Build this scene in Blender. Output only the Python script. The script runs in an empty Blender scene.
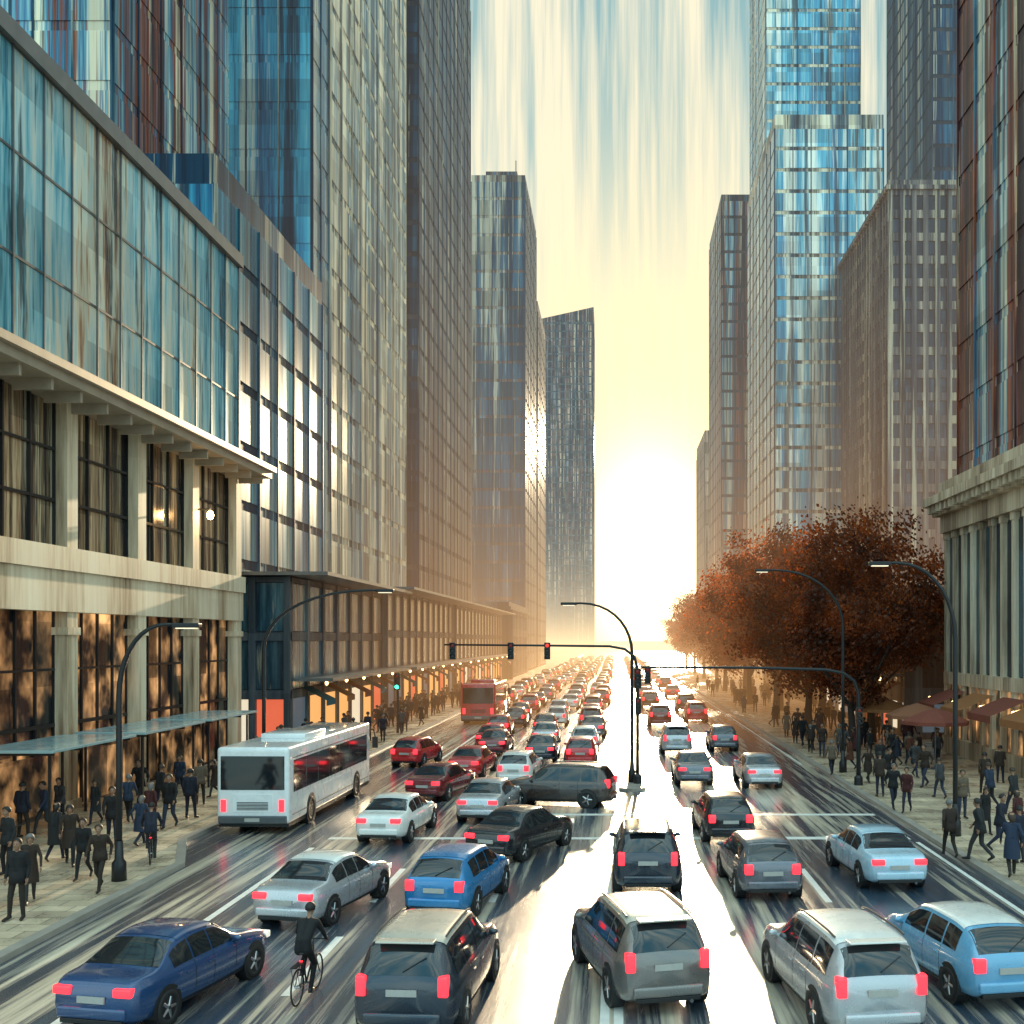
import bpy, bmesh, math, random
from mathutils import Vector, Matrix
R = math.radians
random.seed(7)
S = bpy.context.scene
COL = S.collection
F, H = 1100.0, 6.8
def gp(px, py):
    Y = F*H/(py-640.0)
    return ((px-615.0)*Y/F, Y)

# ------------------------------------------------------------------ nodes
def nn(nt, t, **kw):
    n = nt.nodes.new(t)
    for k, v in kw.items(): setattr(n, k, v)
    return n
def setin(nt, sock, v):
    if isinstance(v, bpy.types.NodeSocket): nt.links.new(v, sock)
    else: sock.default_value = v
def MA(nt, op, a, b=None, c=None, clamp=False):
    n = nn(nt, 'ShaderNodeMath', operation=op, use_clamp=clamp)
    setin(nt, n.inputs[0], a)
    if b is not None: setin(nt, n.inputs[1], b)
    if c is not None: setin(nt, n.inputs[2], c)
    return n.outputs[0]
def MIX(nt, fac, a, b, mode='MIX'):
    n = nn(nt, 'ShaderNodeMixRGB', blend_type=mode)
    setin(nt, n.inputs[0], fac)
    setin(nt, n.inputs[1], a if isinstance(a, bpy.types.NodeSocket) else (*a[:3], 1))
    setin(nt, n.inputs[2], b if isinstance(b, bpy.types.NodeSocket) else (*b[:3], 1))
    return n.outputs[0]
def RAMP(nt, fac, stops, interp='LINEAR'):
    n = nn(nt, 'ShaderNodeValToRGB')
    n.color_ramp.interpolation = interp
    el = n.color_ramp.elements
    while len(el) < len(stops): el.new(0.5)
    for e, (p, c) in zip(el, stops):
        e.position = p
        e.color = (*c[:3], 1) if not isinstance(c, (int, float)) else (c, c, c, 1)
    setin(nt, n.inputs[0], fac)
    return n.outputs[0]
def NOISE(nt, vec, scale=1, detail=3, rough=.55):
    n = nn(nt, 'ShaderNodeTexNoise')
    setin(nt, n.inputs['Vector'], vec)
    n.inputs['Scale'].default_value = scale
    n.inputs['Detail'].default_value = detail
    n.inputs['Roughness'].default_value = rough
    return n.outputs[0]
def VMUL(nt, vec, s):
    n = nn(nt, 'ShaderNodeVectorMath', operation='MULTIPLY')
    setin(nt, n.inputs[0], vec); n.inputs[1].default_value = s
    return n.outputs[0]

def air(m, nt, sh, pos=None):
    """daylight haze painted into the materials: mixed-in airlight emission grows with the distance down the street"""
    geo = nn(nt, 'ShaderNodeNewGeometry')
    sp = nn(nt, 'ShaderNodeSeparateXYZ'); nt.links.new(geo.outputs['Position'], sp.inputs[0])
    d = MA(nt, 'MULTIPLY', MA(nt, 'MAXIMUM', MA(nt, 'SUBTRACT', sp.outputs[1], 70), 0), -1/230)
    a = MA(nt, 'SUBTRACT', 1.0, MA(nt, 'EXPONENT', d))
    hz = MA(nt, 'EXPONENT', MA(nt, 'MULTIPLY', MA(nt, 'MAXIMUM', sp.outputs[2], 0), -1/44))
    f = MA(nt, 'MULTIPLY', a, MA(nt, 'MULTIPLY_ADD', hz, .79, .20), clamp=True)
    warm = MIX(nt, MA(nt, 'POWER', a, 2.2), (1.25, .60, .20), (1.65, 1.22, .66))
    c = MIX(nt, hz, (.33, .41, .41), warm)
    em = nn(nt, 'ShaderNodeEmission'); nt.links.new(c, em.inputs[0]); em.inputs[1].default_value = 1.0  # painted haze: emission blended over the surface shader
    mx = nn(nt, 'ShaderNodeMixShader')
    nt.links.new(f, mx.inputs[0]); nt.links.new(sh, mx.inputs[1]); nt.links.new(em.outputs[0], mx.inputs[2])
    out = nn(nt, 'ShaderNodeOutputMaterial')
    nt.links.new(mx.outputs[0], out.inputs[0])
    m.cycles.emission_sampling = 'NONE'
def newmat(name):
    m = bpy.data.materials.new(name); m.use_nodes = True
    m.node_tree.nodes.clear()
    return m, m.node_tree
def bsdf(nt, **kw):
    b = nn(nt, 'ShaderNodeBsdfPrincipled')
    for k, v in kw.items():
        s = b.inputs[k]
        if isinstance(v, tuple) and len(v) == 3 and s.type == 'RGBA': v = (*v, 1)
        setin(nt, s, v)
    return b
def pm(name, col, rough=.5, metal=0.0, var=.25, scale=4.0, coat=0.0, emit=0.0, ecol=None, spec=.5, world=False, bump=0.0, haze=True):
    m, nt = newmat(name)
    if world:
        v = nn(nt, 'ShaderNodeNewGeometry').outputs['Position']
    else:
        v = nn(nt, 'ShaderNodeTexCoord').outputs['Object']
    n1 = NOISE(nt, v, scale, 4, .6)
    k = MA(nt, 'MULTIPLY_ADD', n1, 2*var, 1-var)
    c = MIX(nt, 1.0, col, k, 'MULTIPLY')
    r = MA(nt, 'MULTIPLY_ADD', n1, .2*min(1, rough*2), max(0.02, rough-.1*min(1, rough*2)))
    b = bsdf(nt, **{'Base Color': c, 'Roughness': r, 'Metallic': metal, 'Coat Weight': coat, 'Coat Roughness': .06, 'Specular IOR Level': spec})
    if emit:
        b.inputs['Emission Color'].default_value = (*(ecol or col), 1); b.inputs['Emission Strength'].default_value = emit
    if bump:
        bp = nn(nt, 'ShaderNodeBump'); bp.inputs['Strength'].default_value = bump; bp.inputs['Distance'].default_value = .02
        nt.links.new(n1, bp.inputs['Height']); nt.links.new(bp.outputs[0], b.inputs['Normal'])
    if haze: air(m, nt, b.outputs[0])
    else:
        o = nn(nt, 'ShaderNodeOutputMaterial'); nt.links.new(b.outputs[0], o.inputs[0])
    return m
def fac(name, stops, rough=.3, metal=0.0, hs=.35, vs=.02, pane=(2.0, 2.0, 3.6), pv=.35, spec=.5, lit=0.0, litcol=(1, .52, .20), con=2.6, glint=0.0, gcol=(.85,.74,.52)):
    """streaky weathered facade or coated glass with painted reflection streaks: colour runs in vertical drips, every pane a little different"""
    m, nt = newmat(name)
    pos = nn(nt, 'ShaderNodeNewGeometry').outputs['Position']
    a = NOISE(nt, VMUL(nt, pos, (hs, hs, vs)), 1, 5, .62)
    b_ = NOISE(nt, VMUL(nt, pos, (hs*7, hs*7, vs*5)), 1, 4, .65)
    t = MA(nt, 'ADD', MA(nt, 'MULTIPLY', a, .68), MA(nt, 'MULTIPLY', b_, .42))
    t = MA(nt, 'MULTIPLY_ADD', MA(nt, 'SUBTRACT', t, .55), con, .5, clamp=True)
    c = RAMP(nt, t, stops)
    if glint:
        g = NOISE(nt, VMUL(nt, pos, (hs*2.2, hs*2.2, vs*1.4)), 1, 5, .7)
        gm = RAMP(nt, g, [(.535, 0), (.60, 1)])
        c = MIX(nt, MA(nt, 'MULTIPLY', gm, glint), c, gcol)  # cream highlight streaks painted into the facade colour
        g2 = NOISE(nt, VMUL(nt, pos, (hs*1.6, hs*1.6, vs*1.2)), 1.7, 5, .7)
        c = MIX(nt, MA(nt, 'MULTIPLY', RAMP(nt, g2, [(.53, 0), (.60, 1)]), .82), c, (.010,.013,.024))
    fl = nn(nt, 'ShaderNodeVectorMath', operation='FLOOR')
    nt.links.new(VMUL(nt, pos, tuple(1/p for p in pane)), fl.inputs[0])
    wn = nn(nt, 'ShaderNodeTexWhiteNoise'); nt.links.new(fl.outputs[0], wn.inputs['Vector'])
    k = MA(nt, 'MULTIPLY_ADD', wn.outputs[0], 2*pv, 1-pv)
    c = MIX(nt, 1.0, c, k, 'MULTIPLY')
    r = MA(nt, 'MULTIPLY_ADD', b_, .3, max(.02, rough-.15))
    b = bsdf(nt, **{'Base Color': c, 'Roughness': r, 'Metallic': metal, 'Specular IOR Level': spec})
    if lit:
        n3 = NOISE(nt, VMUL(nt, pos, (.9, .9, .7)), 1, 3, .5)
        e = MA(nt, 'MULTIPLY', MA(nt, 'POWER', RAMP(nt, n3, [(.40, 0), (.74, 1)]), 1.6), MA(nt, 'MULTIPLY_ADD', wn.outputs[0], .9*lit, .1*lit))
        b.inputs['Emission Color'].default_value = (*litcol, 1)
        nt.links.new(e, b.inputs['Emission Strength'])
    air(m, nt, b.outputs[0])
    return m

# ------------------------------------------------------------------ mesh helpers
class MB:
    def __init__(s): s.v = []; s.f = []; s.m = []
    def quadgrid(s, rows, mi=0, closed=False):
        b = len(s.v); n = len(rows[0])
        for r in rows: s.v += [tuple(p) for p in r]
        for i in range(len(rows)-1):
            for j in range(n if closed else n-1):
                j2 = (j+1) % n
                s.f.append((b+i*n+j, b+i*n+j2, b+(i+1)*n+j2, b+(i+1)*n+j)); s.m.append(mi)
    def box(s, x0, x1, y0, y1, z0, z1, mi=0):
        b = len(s.v)
        s.v += [(x0,y0,z0),(x1,y0,z0),(x1,y1,z0),(x0,y1,z0),(x0,y0,z1),(x1,y0,z1),(x1,y1,z1),(x0,y1,z1)]
        for q in ((0,3,2,1),(4,5,6,7),(0,1,5,4),(1,2,6,5),(2,3,7,6),(3,0,4,7)):
            s.f.append(tuple(b+i for i in q)); s.m.append(mi)
        return s
    def tube(s, pts, rad, seg=8, mi=0, caps=True):
        pts = [Vector(p) for p in pts]
        if not hasattr(rad, '__len__'): rad = [rad]*len(pts)
        up = None; rows = []
        for i, p in enumerate(pts):
            d = (pts[min(i+1, len(pts)-1)] - pts[max(i-1, 0)]).normalized()
            if up is None:
                up = Vector((0,0,1)) if abs(d.z) < .9 else Vector((1,0,0))
            a = d.cross(up).normalized(); bq = a.cross(d).normalized(); up = bq
            rows.append([p + (a*math.cos(2*math.pi*k/seg) + bq*math.sin(2*math.pi*k/seg))*rad[i] for k in range(seg)])
        b = len(s.v)
        s.quadgrid(rows, mi, True)
        if caps:
            s.f.append(tuple(b+k for k in range(seg))); s.m.append(mi)
            l = b+(len(pts)-1)*seg
            s.f.append(tuple(l+k for k in reversed(range(seg)))); s.m.append(mi)
        return s
    def lathe(s, prof, c=(0,0,0), axis='z', seg=16, mi=0):
        rows = []
        for r, h in prof:
            row = []
            for k in range(seg):
                a = 2*math.pi*k/seg; u, w = r*math.cos(a), r*math.sin(a)
                if axis == 'z': p = (c[0]+u, c[1]+w, c[2]+h)
                elif axis == 'x': p = (c[0]+h, c[1]+u, c[2]+w)
                else: p = (c[0]+u, c[1]+h, c[2]+w)
                row.append(p)
            rows.append(row)
        s.quadgrid(rows, mi, True); return s
    def ell(s, c, r, seg=12, rings=8, mi=0):
        rows = []
        for i in range(rings+1):
            t = math.pi*i/rings
            rr = max(math.sin(t), .02)
            rows.append([(c[0]+r[0]*rr*math.cos(2*math.pi*k/seg), c[1]+r[1]*rr*math.sin(2*math.pi*k/seg), c[2]+r[2]*math.cos(t)) for k in range(seg)])
        s.quadgrid(rows, mi, True); return s
    def mesh(s, name, mats, smooth=False, bevel=0, bseg=2):
        me = bpy.data.meshes.new(name)
        me.from_pydata(s.v, [], s.f)
        for m in (mats if isinstance(mats, (list, tuple)) else [mats]): me.materials.append(m)
        bm = bmesh.new(); bm.from_mesh(me)
        bm.faces.ensure_lookup_table()
        for f, mi in zip(bm.faces, s.m): f.material_index = mi
        bmesh.ops.recalc_face_normals(bm, faces=bm.faces)
        if bevel:
            bmesh.ops.bevel(bm, geom=list(bm.edges), offset=bevel, segments=bseg, profile=.6, affect='EDGES')
        if smooth:
            for f in bm.faces: f.smooth = True
        bm.to_mesh(me); bm.free()
        return me
    def build(s, name, mats, parent=None, loc=(0,0,0), smooth=False, bevel=0, bseg=2):
        return obj(name, s.mesh(name, mats, smooth, bevel, bseg), parent, loc)
def obj(name, me, parent=None, loc=(0,0,0), rot=None):
    o = bpy.data.objects.new(name, me); COL.objects.link(o)
    o.location = loc
    if rot: o.rotation_euler = rot
    if parent: o.parent = parent
    return o
def tag(o, label, cat, group=None, kind=None):
    o['label'] = label; o['category'] = cat
    if group: o['group'] = group
    if kind: o['kind'] = kind
    return o
def thing(name, label, cat, loc=(0,0,0), rz=0, group=None):
    o = bpy.data.objects.new(name, None); COL.objects.link(o)
    o.location = loc; o.rotation_euler = (0,0,rz); o.empty_display_size = .2
    return tag(o, label, cat, group)
def struct(o):
    o['kind'] = 'structure'; return o
def copy_tree(o, parent=None, mats=None):
    c = o.copy(); COL.objects.link(c); c.parent = parent
    if mats and o.type == 'MESH': remat(c, mats)
    for ch in o.children: copy_tree(ch, c, mats)
    return c
def remat(o, mats):
    for sl in o.material_slots:
        if sl.material and sl.material.name in mats:
            m = mats[sl.material.name]; sl.link = 'OBJECT'; sl.material = m
_bx = {}
def boxmesh(sx, sy, sz, mat):
    k = (round(sx,3), round(sy,3), round(sz,3), mat.name)
    if k not in _bx:
        _bx[k] = MB().box(-sx/2, sx/2, -sy/2, sy/2, -sz/2, sz/2).mesh('panel', mat)
    return _bx[k]
def mono(pts):
    xs = [p[0] for p in pts]; ys = [p[1] for p in pts]; n = len(xs)
    d = [(ys[i+1]-ys[i])/(xs[i+1]-xs[i]) for i in range(n-1)]
    t = [d[0]] + [0 if d[i-1]*d[i] <= 0 else 2*d[i-1]*d[i]/(d[i-1]+d[i]) for i in range(1, n-1)] + [d[-1]]
    def f(x):
        x = min(max(x, xs[0]), xs[-1])
        i = 0
        while i < n-2 and x > xs[i+1]: i += 1
        h = xs[i+1]-xs[i]; s = (x-xs[i])/h
        return ((1+2*s)*(1-s)**2)*ys[i] + s*(1-s)**2*h*t[i] + s*s*(3-2*s)*ys[i+1] + s*s*(s-1)*h*t[i+1]
    return f
ORD = ['first','second','third','fourth','fifth','sixth','seventh','eighth','ninth','tenth','eleventh','twelfth','thirteenth','fourteenth','fifteenth','sixteenth','seventeenth','eighteenth','nineteenth']
TENS = {2:'twent',3:'thirt',4:'fort',5:'fift',6:'sixt',7:'sevent',8:'eight',9:'ninet'}
def ordinal(i):
    if i < 19: return ORD[i]
    n = i+1
    if n >= 100: return 'hundredth' if n == 100 else 'hundred-and-'+ordinal(n-101)
    t, u = divmod(n, 10)
    return TENS[t]+'ieth' if u == 0 else TENS[t]+'y-'+ORD[u-1]

# ------------------------------------------------------------------ materials
CREAM=(.80,.70,.50); NAVY=(.010,.03,.07); RUST=(.30,.075,.03)
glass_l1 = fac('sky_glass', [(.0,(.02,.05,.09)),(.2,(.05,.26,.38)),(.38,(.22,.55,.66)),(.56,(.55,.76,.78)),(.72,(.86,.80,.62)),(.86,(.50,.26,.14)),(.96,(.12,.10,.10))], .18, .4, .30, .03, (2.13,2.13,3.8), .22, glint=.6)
stone_cream = fac('cream_stone', [(.0,(.16,.10,.06)),(.25,(.46,.35,.23)),(.55,(.72,.60,.43)),(1,(.84,.76,.58))], .5, 0, .5, .05, (3,6.4,3), .08, con=2.8)
hall_stone = fac('hall_stone', [(.0,(.09,.06,.04)),(.3,(.34,.26,.18)),(.65,(.62,.52,.38)),(1,(.80,.72,.56))], .5, 0, .8, .06, (3,6.4,3), .1, con=3)
wall_dark = fac('dark_wall', [(.0,(.008,.011,.018)),(.45,(.020,.030,.048)),(.8,(.05,.06,.07)),(1,(.26,.22,.17))], .5, 0, .4, .04, spec=.2)
glass_shop = fac('shop_glass', [(.0,(.006,.006,.009)),(.6,(.016,.017,.022)),(1,(.05,.04,.03))], .15, .1, .6, .05, (1.6,1.6,2.5), .3, lit=1.5)
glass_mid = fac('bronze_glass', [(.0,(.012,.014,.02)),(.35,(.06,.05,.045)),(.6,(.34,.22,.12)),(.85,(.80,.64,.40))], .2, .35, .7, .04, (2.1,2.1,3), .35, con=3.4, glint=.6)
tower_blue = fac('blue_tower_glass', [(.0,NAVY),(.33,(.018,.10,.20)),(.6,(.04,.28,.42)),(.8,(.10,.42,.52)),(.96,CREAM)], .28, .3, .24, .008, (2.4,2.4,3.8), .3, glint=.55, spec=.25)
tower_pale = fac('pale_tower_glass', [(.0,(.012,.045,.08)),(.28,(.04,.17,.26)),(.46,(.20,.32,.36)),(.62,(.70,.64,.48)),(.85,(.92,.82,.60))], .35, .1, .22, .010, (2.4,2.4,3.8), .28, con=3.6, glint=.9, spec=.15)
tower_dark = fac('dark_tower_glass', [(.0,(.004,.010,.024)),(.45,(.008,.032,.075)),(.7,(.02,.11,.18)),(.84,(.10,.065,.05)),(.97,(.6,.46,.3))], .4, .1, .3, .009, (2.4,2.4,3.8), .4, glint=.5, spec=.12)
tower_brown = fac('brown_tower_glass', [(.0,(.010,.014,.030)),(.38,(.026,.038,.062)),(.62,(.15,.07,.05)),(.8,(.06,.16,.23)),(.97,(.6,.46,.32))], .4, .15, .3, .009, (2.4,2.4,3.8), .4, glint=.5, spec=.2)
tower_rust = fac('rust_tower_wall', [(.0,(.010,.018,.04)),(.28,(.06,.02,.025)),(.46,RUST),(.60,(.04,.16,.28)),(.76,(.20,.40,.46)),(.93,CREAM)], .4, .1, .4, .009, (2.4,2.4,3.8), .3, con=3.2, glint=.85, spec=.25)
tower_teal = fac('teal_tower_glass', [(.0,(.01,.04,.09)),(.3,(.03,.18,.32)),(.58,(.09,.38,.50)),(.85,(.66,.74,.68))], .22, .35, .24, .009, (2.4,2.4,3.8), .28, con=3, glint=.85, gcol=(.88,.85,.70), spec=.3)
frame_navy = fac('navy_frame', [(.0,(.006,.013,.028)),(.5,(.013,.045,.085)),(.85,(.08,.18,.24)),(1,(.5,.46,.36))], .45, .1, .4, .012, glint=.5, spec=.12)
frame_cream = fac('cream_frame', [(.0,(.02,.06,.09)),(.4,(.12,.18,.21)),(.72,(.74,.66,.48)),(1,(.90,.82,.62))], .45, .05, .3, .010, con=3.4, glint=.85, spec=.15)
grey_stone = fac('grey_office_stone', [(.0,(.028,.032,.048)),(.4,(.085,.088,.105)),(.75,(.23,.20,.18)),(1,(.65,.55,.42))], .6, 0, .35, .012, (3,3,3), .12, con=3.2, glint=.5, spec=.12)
dark_glass = fac('dark_window_glass', [(.0,(.005,.009,.018)),(.5,(.010,.025,.045)),(.9,(.05,.10,.14))], .15, .2, .4, .05, (1.4,1.4,2.8), .5, spec=.3)
front_glass = fac('shop_front_glass', [(.0,(.010,.022,.04)),(.35,(.035,.10,.15)),(.65,(.12,.24,.29)),(.9,(.55,.52,.42))], .2, .3, .4, .05, (2.8,2.8,3.6), .4, glint=.5)
conc = fac('concrete', [(.0,(.02,.028,.04)),(.5,(.06,.075,.09)),(.85,(.17,.17,.165)),(1,(.40,.34,.26))], .5, 0, .4, .03, spec=.25)
metal_dark = pm('dark_painted_metal', (.018,.019,.022), .4, .3, .3, 6)
metal_grey = pm('grey_metal', (.13,.14,.15), .35, .7, .2, 5)
canopy_m = pm('canopy_metal', (.42,.36,.28), .4, .3, .3, 1.5)
canopy_d = pm('dark_canopy_metal', (.14,.15,.155), .35, .3, .3, 1.5)
teal_roof = pm('teal_roof_glass', (.34,.50,.54), .18, .15, .3, 1.2)
black_m = pm('black_plastic', (.012,.012,.013), .5, 0, .3, 8)
rubber = pm('tyre_rubber', (.015,.015,.016), .7, 0, .3, 10)
alloy = pm('alloy_rim', (.45,.45,.46), .3, .9, .2, 6)
carglass = pm('car_glass', (.012,.016,.02), .06, 0, .3, 2, spec=.9)
red_lamp = pm('red_tail_lens', (.45,.01,.012), .2, 0, .1, 5, emit=3.4, ecol=(1,.022,.035))
head_lamp = pm('clear_head_lens', (.7,.7,.68), .1, 0, .1, 5, emit=.6, ecol=(1,.9,.7))
plate_m = pm('plate_white', (.42,.41,.38), .4, 0, .15, 9)
def paint(name, col, metal=.25): return pm(name, col, .28, metal, .10, 3, coat=1.0)
P = {'paint_base': paint('paint_base', (.3,.3,.3)), 'roof_base': paint('roof_base', (.31,.3,.3)),
 'white': paint('white_paint', (.80,.80,.77), 0), 'silver': paint('silver_paint', (.50,.52,.55), .5), 'grey': paint('grey_paint', (.14,.15,.18), .4),
 'black': paint('black_paint', (.012,.014,.02), .1), 'dark blue': paint('dark_blue_paint', (.015,.06,.17), .2), 'blue': paint('blue_paint', (.02,.20,.46), .2),
 'red': paint('red_paint', (.50,.02,.025), .1), 'dark red': paint('dark_red_paint', (.16,.012,.018), .2), 'brown': paint('brown_paint', (.06,.04,.034), .35),
 'pale blue': paint('pale_blue_paint', (.40,.58,.70), .1), 'charcoal': paint('charcoal_paint', (.025,.036,.055), .35), 'light blue': paint('light_blue_paint', (.14,.38,.60), .1), 'champagne': paint('champagne_paint', (.66,.61,.52), .3), 'bronze grey': paint('bronze_grey_paint', (.19,.175,.165), .4)}

def road_mat():
    m, nt = newmat('wet_asphalt')
    pos = nn(nt, 'ShaderNodeNewGeometry').outputs['Position']
    fine = NOISE(nt, pos, 38, 4, .7)
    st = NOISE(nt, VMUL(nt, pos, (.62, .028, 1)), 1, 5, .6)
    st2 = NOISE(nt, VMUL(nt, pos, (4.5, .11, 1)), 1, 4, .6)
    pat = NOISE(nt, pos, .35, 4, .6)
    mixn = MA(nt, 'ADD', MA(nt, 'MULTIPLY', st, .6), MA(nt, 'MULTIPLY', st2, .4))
    wet_glare = MA(nt, 'MULTIPLY_ADD', mixn, 4.8, -1.92, clamp=True)
    c = RAMP(nt, wet_glare, [(.0,(.72,.64,.50)),(.25,(.54,.47,.36)),(.42,(.22,.21,.20)),(.56,(.055,.070,.092)),(.8,(.028,.052,.085)),(1,(.04,.085,.13))])  # pale cream stops are sun reflections painted into the asphalt colour
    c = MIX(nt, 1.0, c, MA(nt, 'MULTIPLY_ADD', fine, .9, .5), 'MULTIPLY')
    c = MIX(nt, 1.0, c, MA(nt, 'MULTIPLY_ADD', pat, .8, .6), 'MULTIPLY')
    r = MA(nt, 'MULTIPLY_ADD', wet_glare, -.22, .38)
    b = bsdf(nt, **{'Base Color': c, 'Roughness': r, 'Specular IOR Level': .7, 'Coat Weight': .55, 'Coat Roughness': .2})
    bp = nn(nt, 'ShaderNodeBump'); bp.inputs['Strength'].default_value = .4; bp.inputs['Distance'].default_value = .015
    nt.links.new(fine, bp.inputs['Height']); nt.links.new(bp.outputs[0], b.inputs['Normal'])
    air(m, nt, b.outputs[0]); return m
def pave_mat():
    m, nt = newmat('wet_paving')
    pos = nn(nt, 'ShaderNodeNewGeometry').outputs['Position']
    br = nn(nt, 'ShaderNodeTexBrick'); nt.links.new(pos, br.inputs['Vector'])
    br.inputs['Scale'].default_value = 1.0; br.inputs['Brick Width'].default_value = .9; br.inputs['Row Height'].default_value = .6
    br.inputs['Mortar Size'].default_value = .012
    br.inputs['Color1'].default_value = (.62,.50,.35,1); br.inputs['Color2'].default_value = (.44,.35,.25,1); br.inputs['Mortar'].default_value = (.08,.07,.055,1)
    n1 = NOISE(nt, pos, .6, 5, .65); n2 = NOISE(nt, pos, 20, 3)
    c = MIX(nt, 1.0, br.outputs['Color'], MA(nt, 'MULTIPLY_ADD', n1, 1.9, .1), 'MULTIPLY')
    c = MIX(nt, 1.0, c, MA(nt, 'MULTIPLY_ADD', n2, .6, .7), 'MULTIPLY')
    r = MA(nt, 'MULTIPLY_ADD', n1, .6, 0.0)
    b = bsdf(nt, **{'Base Color': c, 'Roughness': r, 'Specular IOR Level': .8})
    bp = nn(nt, 'ShaderNodeBump'); bp.inputs['Strength'].default_value = .2; bp.inputs['Distance'].default_value = .01
    nt.links.new(br.outputs['Fac'], bp.inputs['Height']); nt.links.new(bp.outputs[0], b.inputs['Normal'])
    air(m, nt, b.outputs[0]); return m
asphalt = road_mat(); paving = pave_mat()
ground_m = pm('far_ground', (.16,.13,.10), .8, 0, .4, .05, world=True)
kerb_m = pm('kerb_stone', (.34,.31,.27), .4, 0, .3, 1.5, world=True)
mark_m = pm('road_paint', (.80,.79,.74), .35, 0, .25, 2.5, world=True)

# ------------------------------------------------------------------ camera, sun, sky
cam = bpy.data.cameras.new('camera'); co = bpy.data.objects.new('camera', cam); COL.objects.link(co)
co.location = (0,0,H); co.rotation_euler = (R(90),0,0)
cam.sensor_width = 36; cam.lens = F/1024*36; cam.shift_x = -(615-512)/1024; cam.shift_y = (640-512)/1024
cam.clip_end = 9000; cam.clip_start = .2
S.camera = co
AZ, EL = R(2.6), R(10.0)
sd = Vector((math.sin(AZ)*math.cos(EL), math.cos(AZ)*math.cos(EL), math.sin(EL)))
sl = bpy.data.lights.new('sun', 'SUN'); so = bpy.data.objects.new('sun', sl); COL.objects.link(so)
sl.energy = 5.0; sl.angle = R(.6); sl.color = (1, .77, .48)
so.rotation_euler = (-sd).to_track_quat('-Z', 'Y').to_euler(); so.location = (10,100,60)
W = bpy.data.worlds.new('World'); S.world = W; W.use_nodes = True
nt = W.node_tree; nt.nodes.clear()
sky = nn(nt, 'ShaderNodeTexSky', sky_type='NISHITA'); sky.sun_disc = False
sky.sun_elevation = EL; sky.sun_rotation = AZ; sky.dust_density = 2.0; sky.air_density = 1.2
tc = nn(nt, 'ShaderNodeTexCoord'); sp = nn(nt, 'ShaderNodeSeparateXYZ'); nt.links.new(tc.outputs['Generated'], sp.inputs[0])
az = MA(nt, 'ARCTAN2', sp.outputs[0], sp.outputs[1])
hor = MA(nt, 'SQRT', MA(nt, 'ADD', MA(nt, 'MULTIPLY', sp.outputs[0], sp.outputs[0]), MA(nt, 'MULTIPLY', sp.outputs[1], sp.outputs[1])))
el = MA(nt, 'ARCTAN2', sp.outputs[2], hor)
def comb(x, y, z=0.0):
    n = nn(nt, 'ShaderNodeCombineXYZ'); setin(nt, n.inputs[0], x); setin(nt, n.inputs[1], y); setin(nt, n.inputs[2], z); return n.outputs[0]
s1 = NOISE(nt, comb(MA(nt, 'MULTIPLY', az, 16), MA(nt, 'MULTIPLY', el, 1.3)), 1, 4, .6)
s2 = NOISE(nt, comb(MA(nt, 'MULTIPLY', az, 120), MA(nt, 'MULTIPLY', el, 4.0)), 1, 4, .65)
st = MA(nt, 'ADD', MA(nt, 'MULTIPLY', s1, .68), MA(nt, 'MULTIPLY', s2, .36))
cl = RAMP(nt, st, [(.45, 0), (.53, .55), (.60, 1)])
clear = MIX(nt, .8, sky.outputs[0], (1.5, 4.3, 5.0))
skyc = MIX(nt, cl, clear, (9.2, 8.6, 6.5))
cosaz = MA(nt, 'DIVIDE', sp.outputs[1], MA(nt, 'MAXIMUM', hor, .01))
bk = MA(nt, 'MULTIPLY_ADD', cosaz, -.9, .35, clamp=True)
zen = MA(nt, 'MULTIPLY_ADD', sp.outputs[2], 2.2, -1.2, clamp=True)
gain = MA(nt, 'ADD', MA(nt, 'MULTIPLY_ADD', bk, 1.25, 1.0), MA(nt, 'MULTIPLY', zen, .8))
skyc = MIX(nt, 1.0, skyc, gain, 'MULTIPLY')
skyc = MIX(nt, MA(nt, 'MAXIMUM', bk, zen), skyc, MIX(nt, 1.0, skyc, (.76, .97, 1.16), 'MULTIPLY'))
def gauss(a0, e0, sa, se):
    da = MA(nt, 'DIVIDE', MA(nt, 'SUBTRACT', az, a0), sa); de = MA(nt, 'DIVIDE', MA(nt, 'SUBTRACT', el, e0), se)
    return MA(nt, 'EXPONENT', MA(nt, 'MULTIPLY', MA(nt, 'ADD', MA(nt, 'MULTIPLY', da, da), MA(nt, 'MULTIPLY', de, de)), -1))
stm = MA(nt, 'MULTIPLY_ADD', st, 1.5, .28)
g1 = MA(nt, 'MULTIPLY', gauss(R(1.9), R(6), .14, .23), stm)
g2 = gauss(R(1.9), R(1.0), .45, .12)
g3 = gauss(R(1.9), R(4.2), .055, .085)
skyc = MIX(nt, MA(nt, 'MULTIPLY', g2, .95, clamp=True), skyc, (13.5, 6.8, 2.1))
skyc = MIX(nt, MA(nt, 'MULTIPLY', g1, 1.0, clamp=True), skyc, (14.0, 10.6, 5.3))
skyc = MIX(nt, MA(nt, 'MULTIPLY', g3, 1.0, clamp=True), skyc, (42, 33, 18))
bgd = nn(nt, 'ShaderNodeBackground'); nt.links.new(skyc, bgd.inputs[0]); bgd.inputs[1].default_value = .108
wo = nn(nt, 'ShaderNodeOutputWorld'); nt.links.new(bgd.outputs[0], wo.inputs[0])
S.view_settings.view_transform = 'Standard'; S.view_settings.look = 'None'; S.view_settings.exposure = 0

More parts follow.
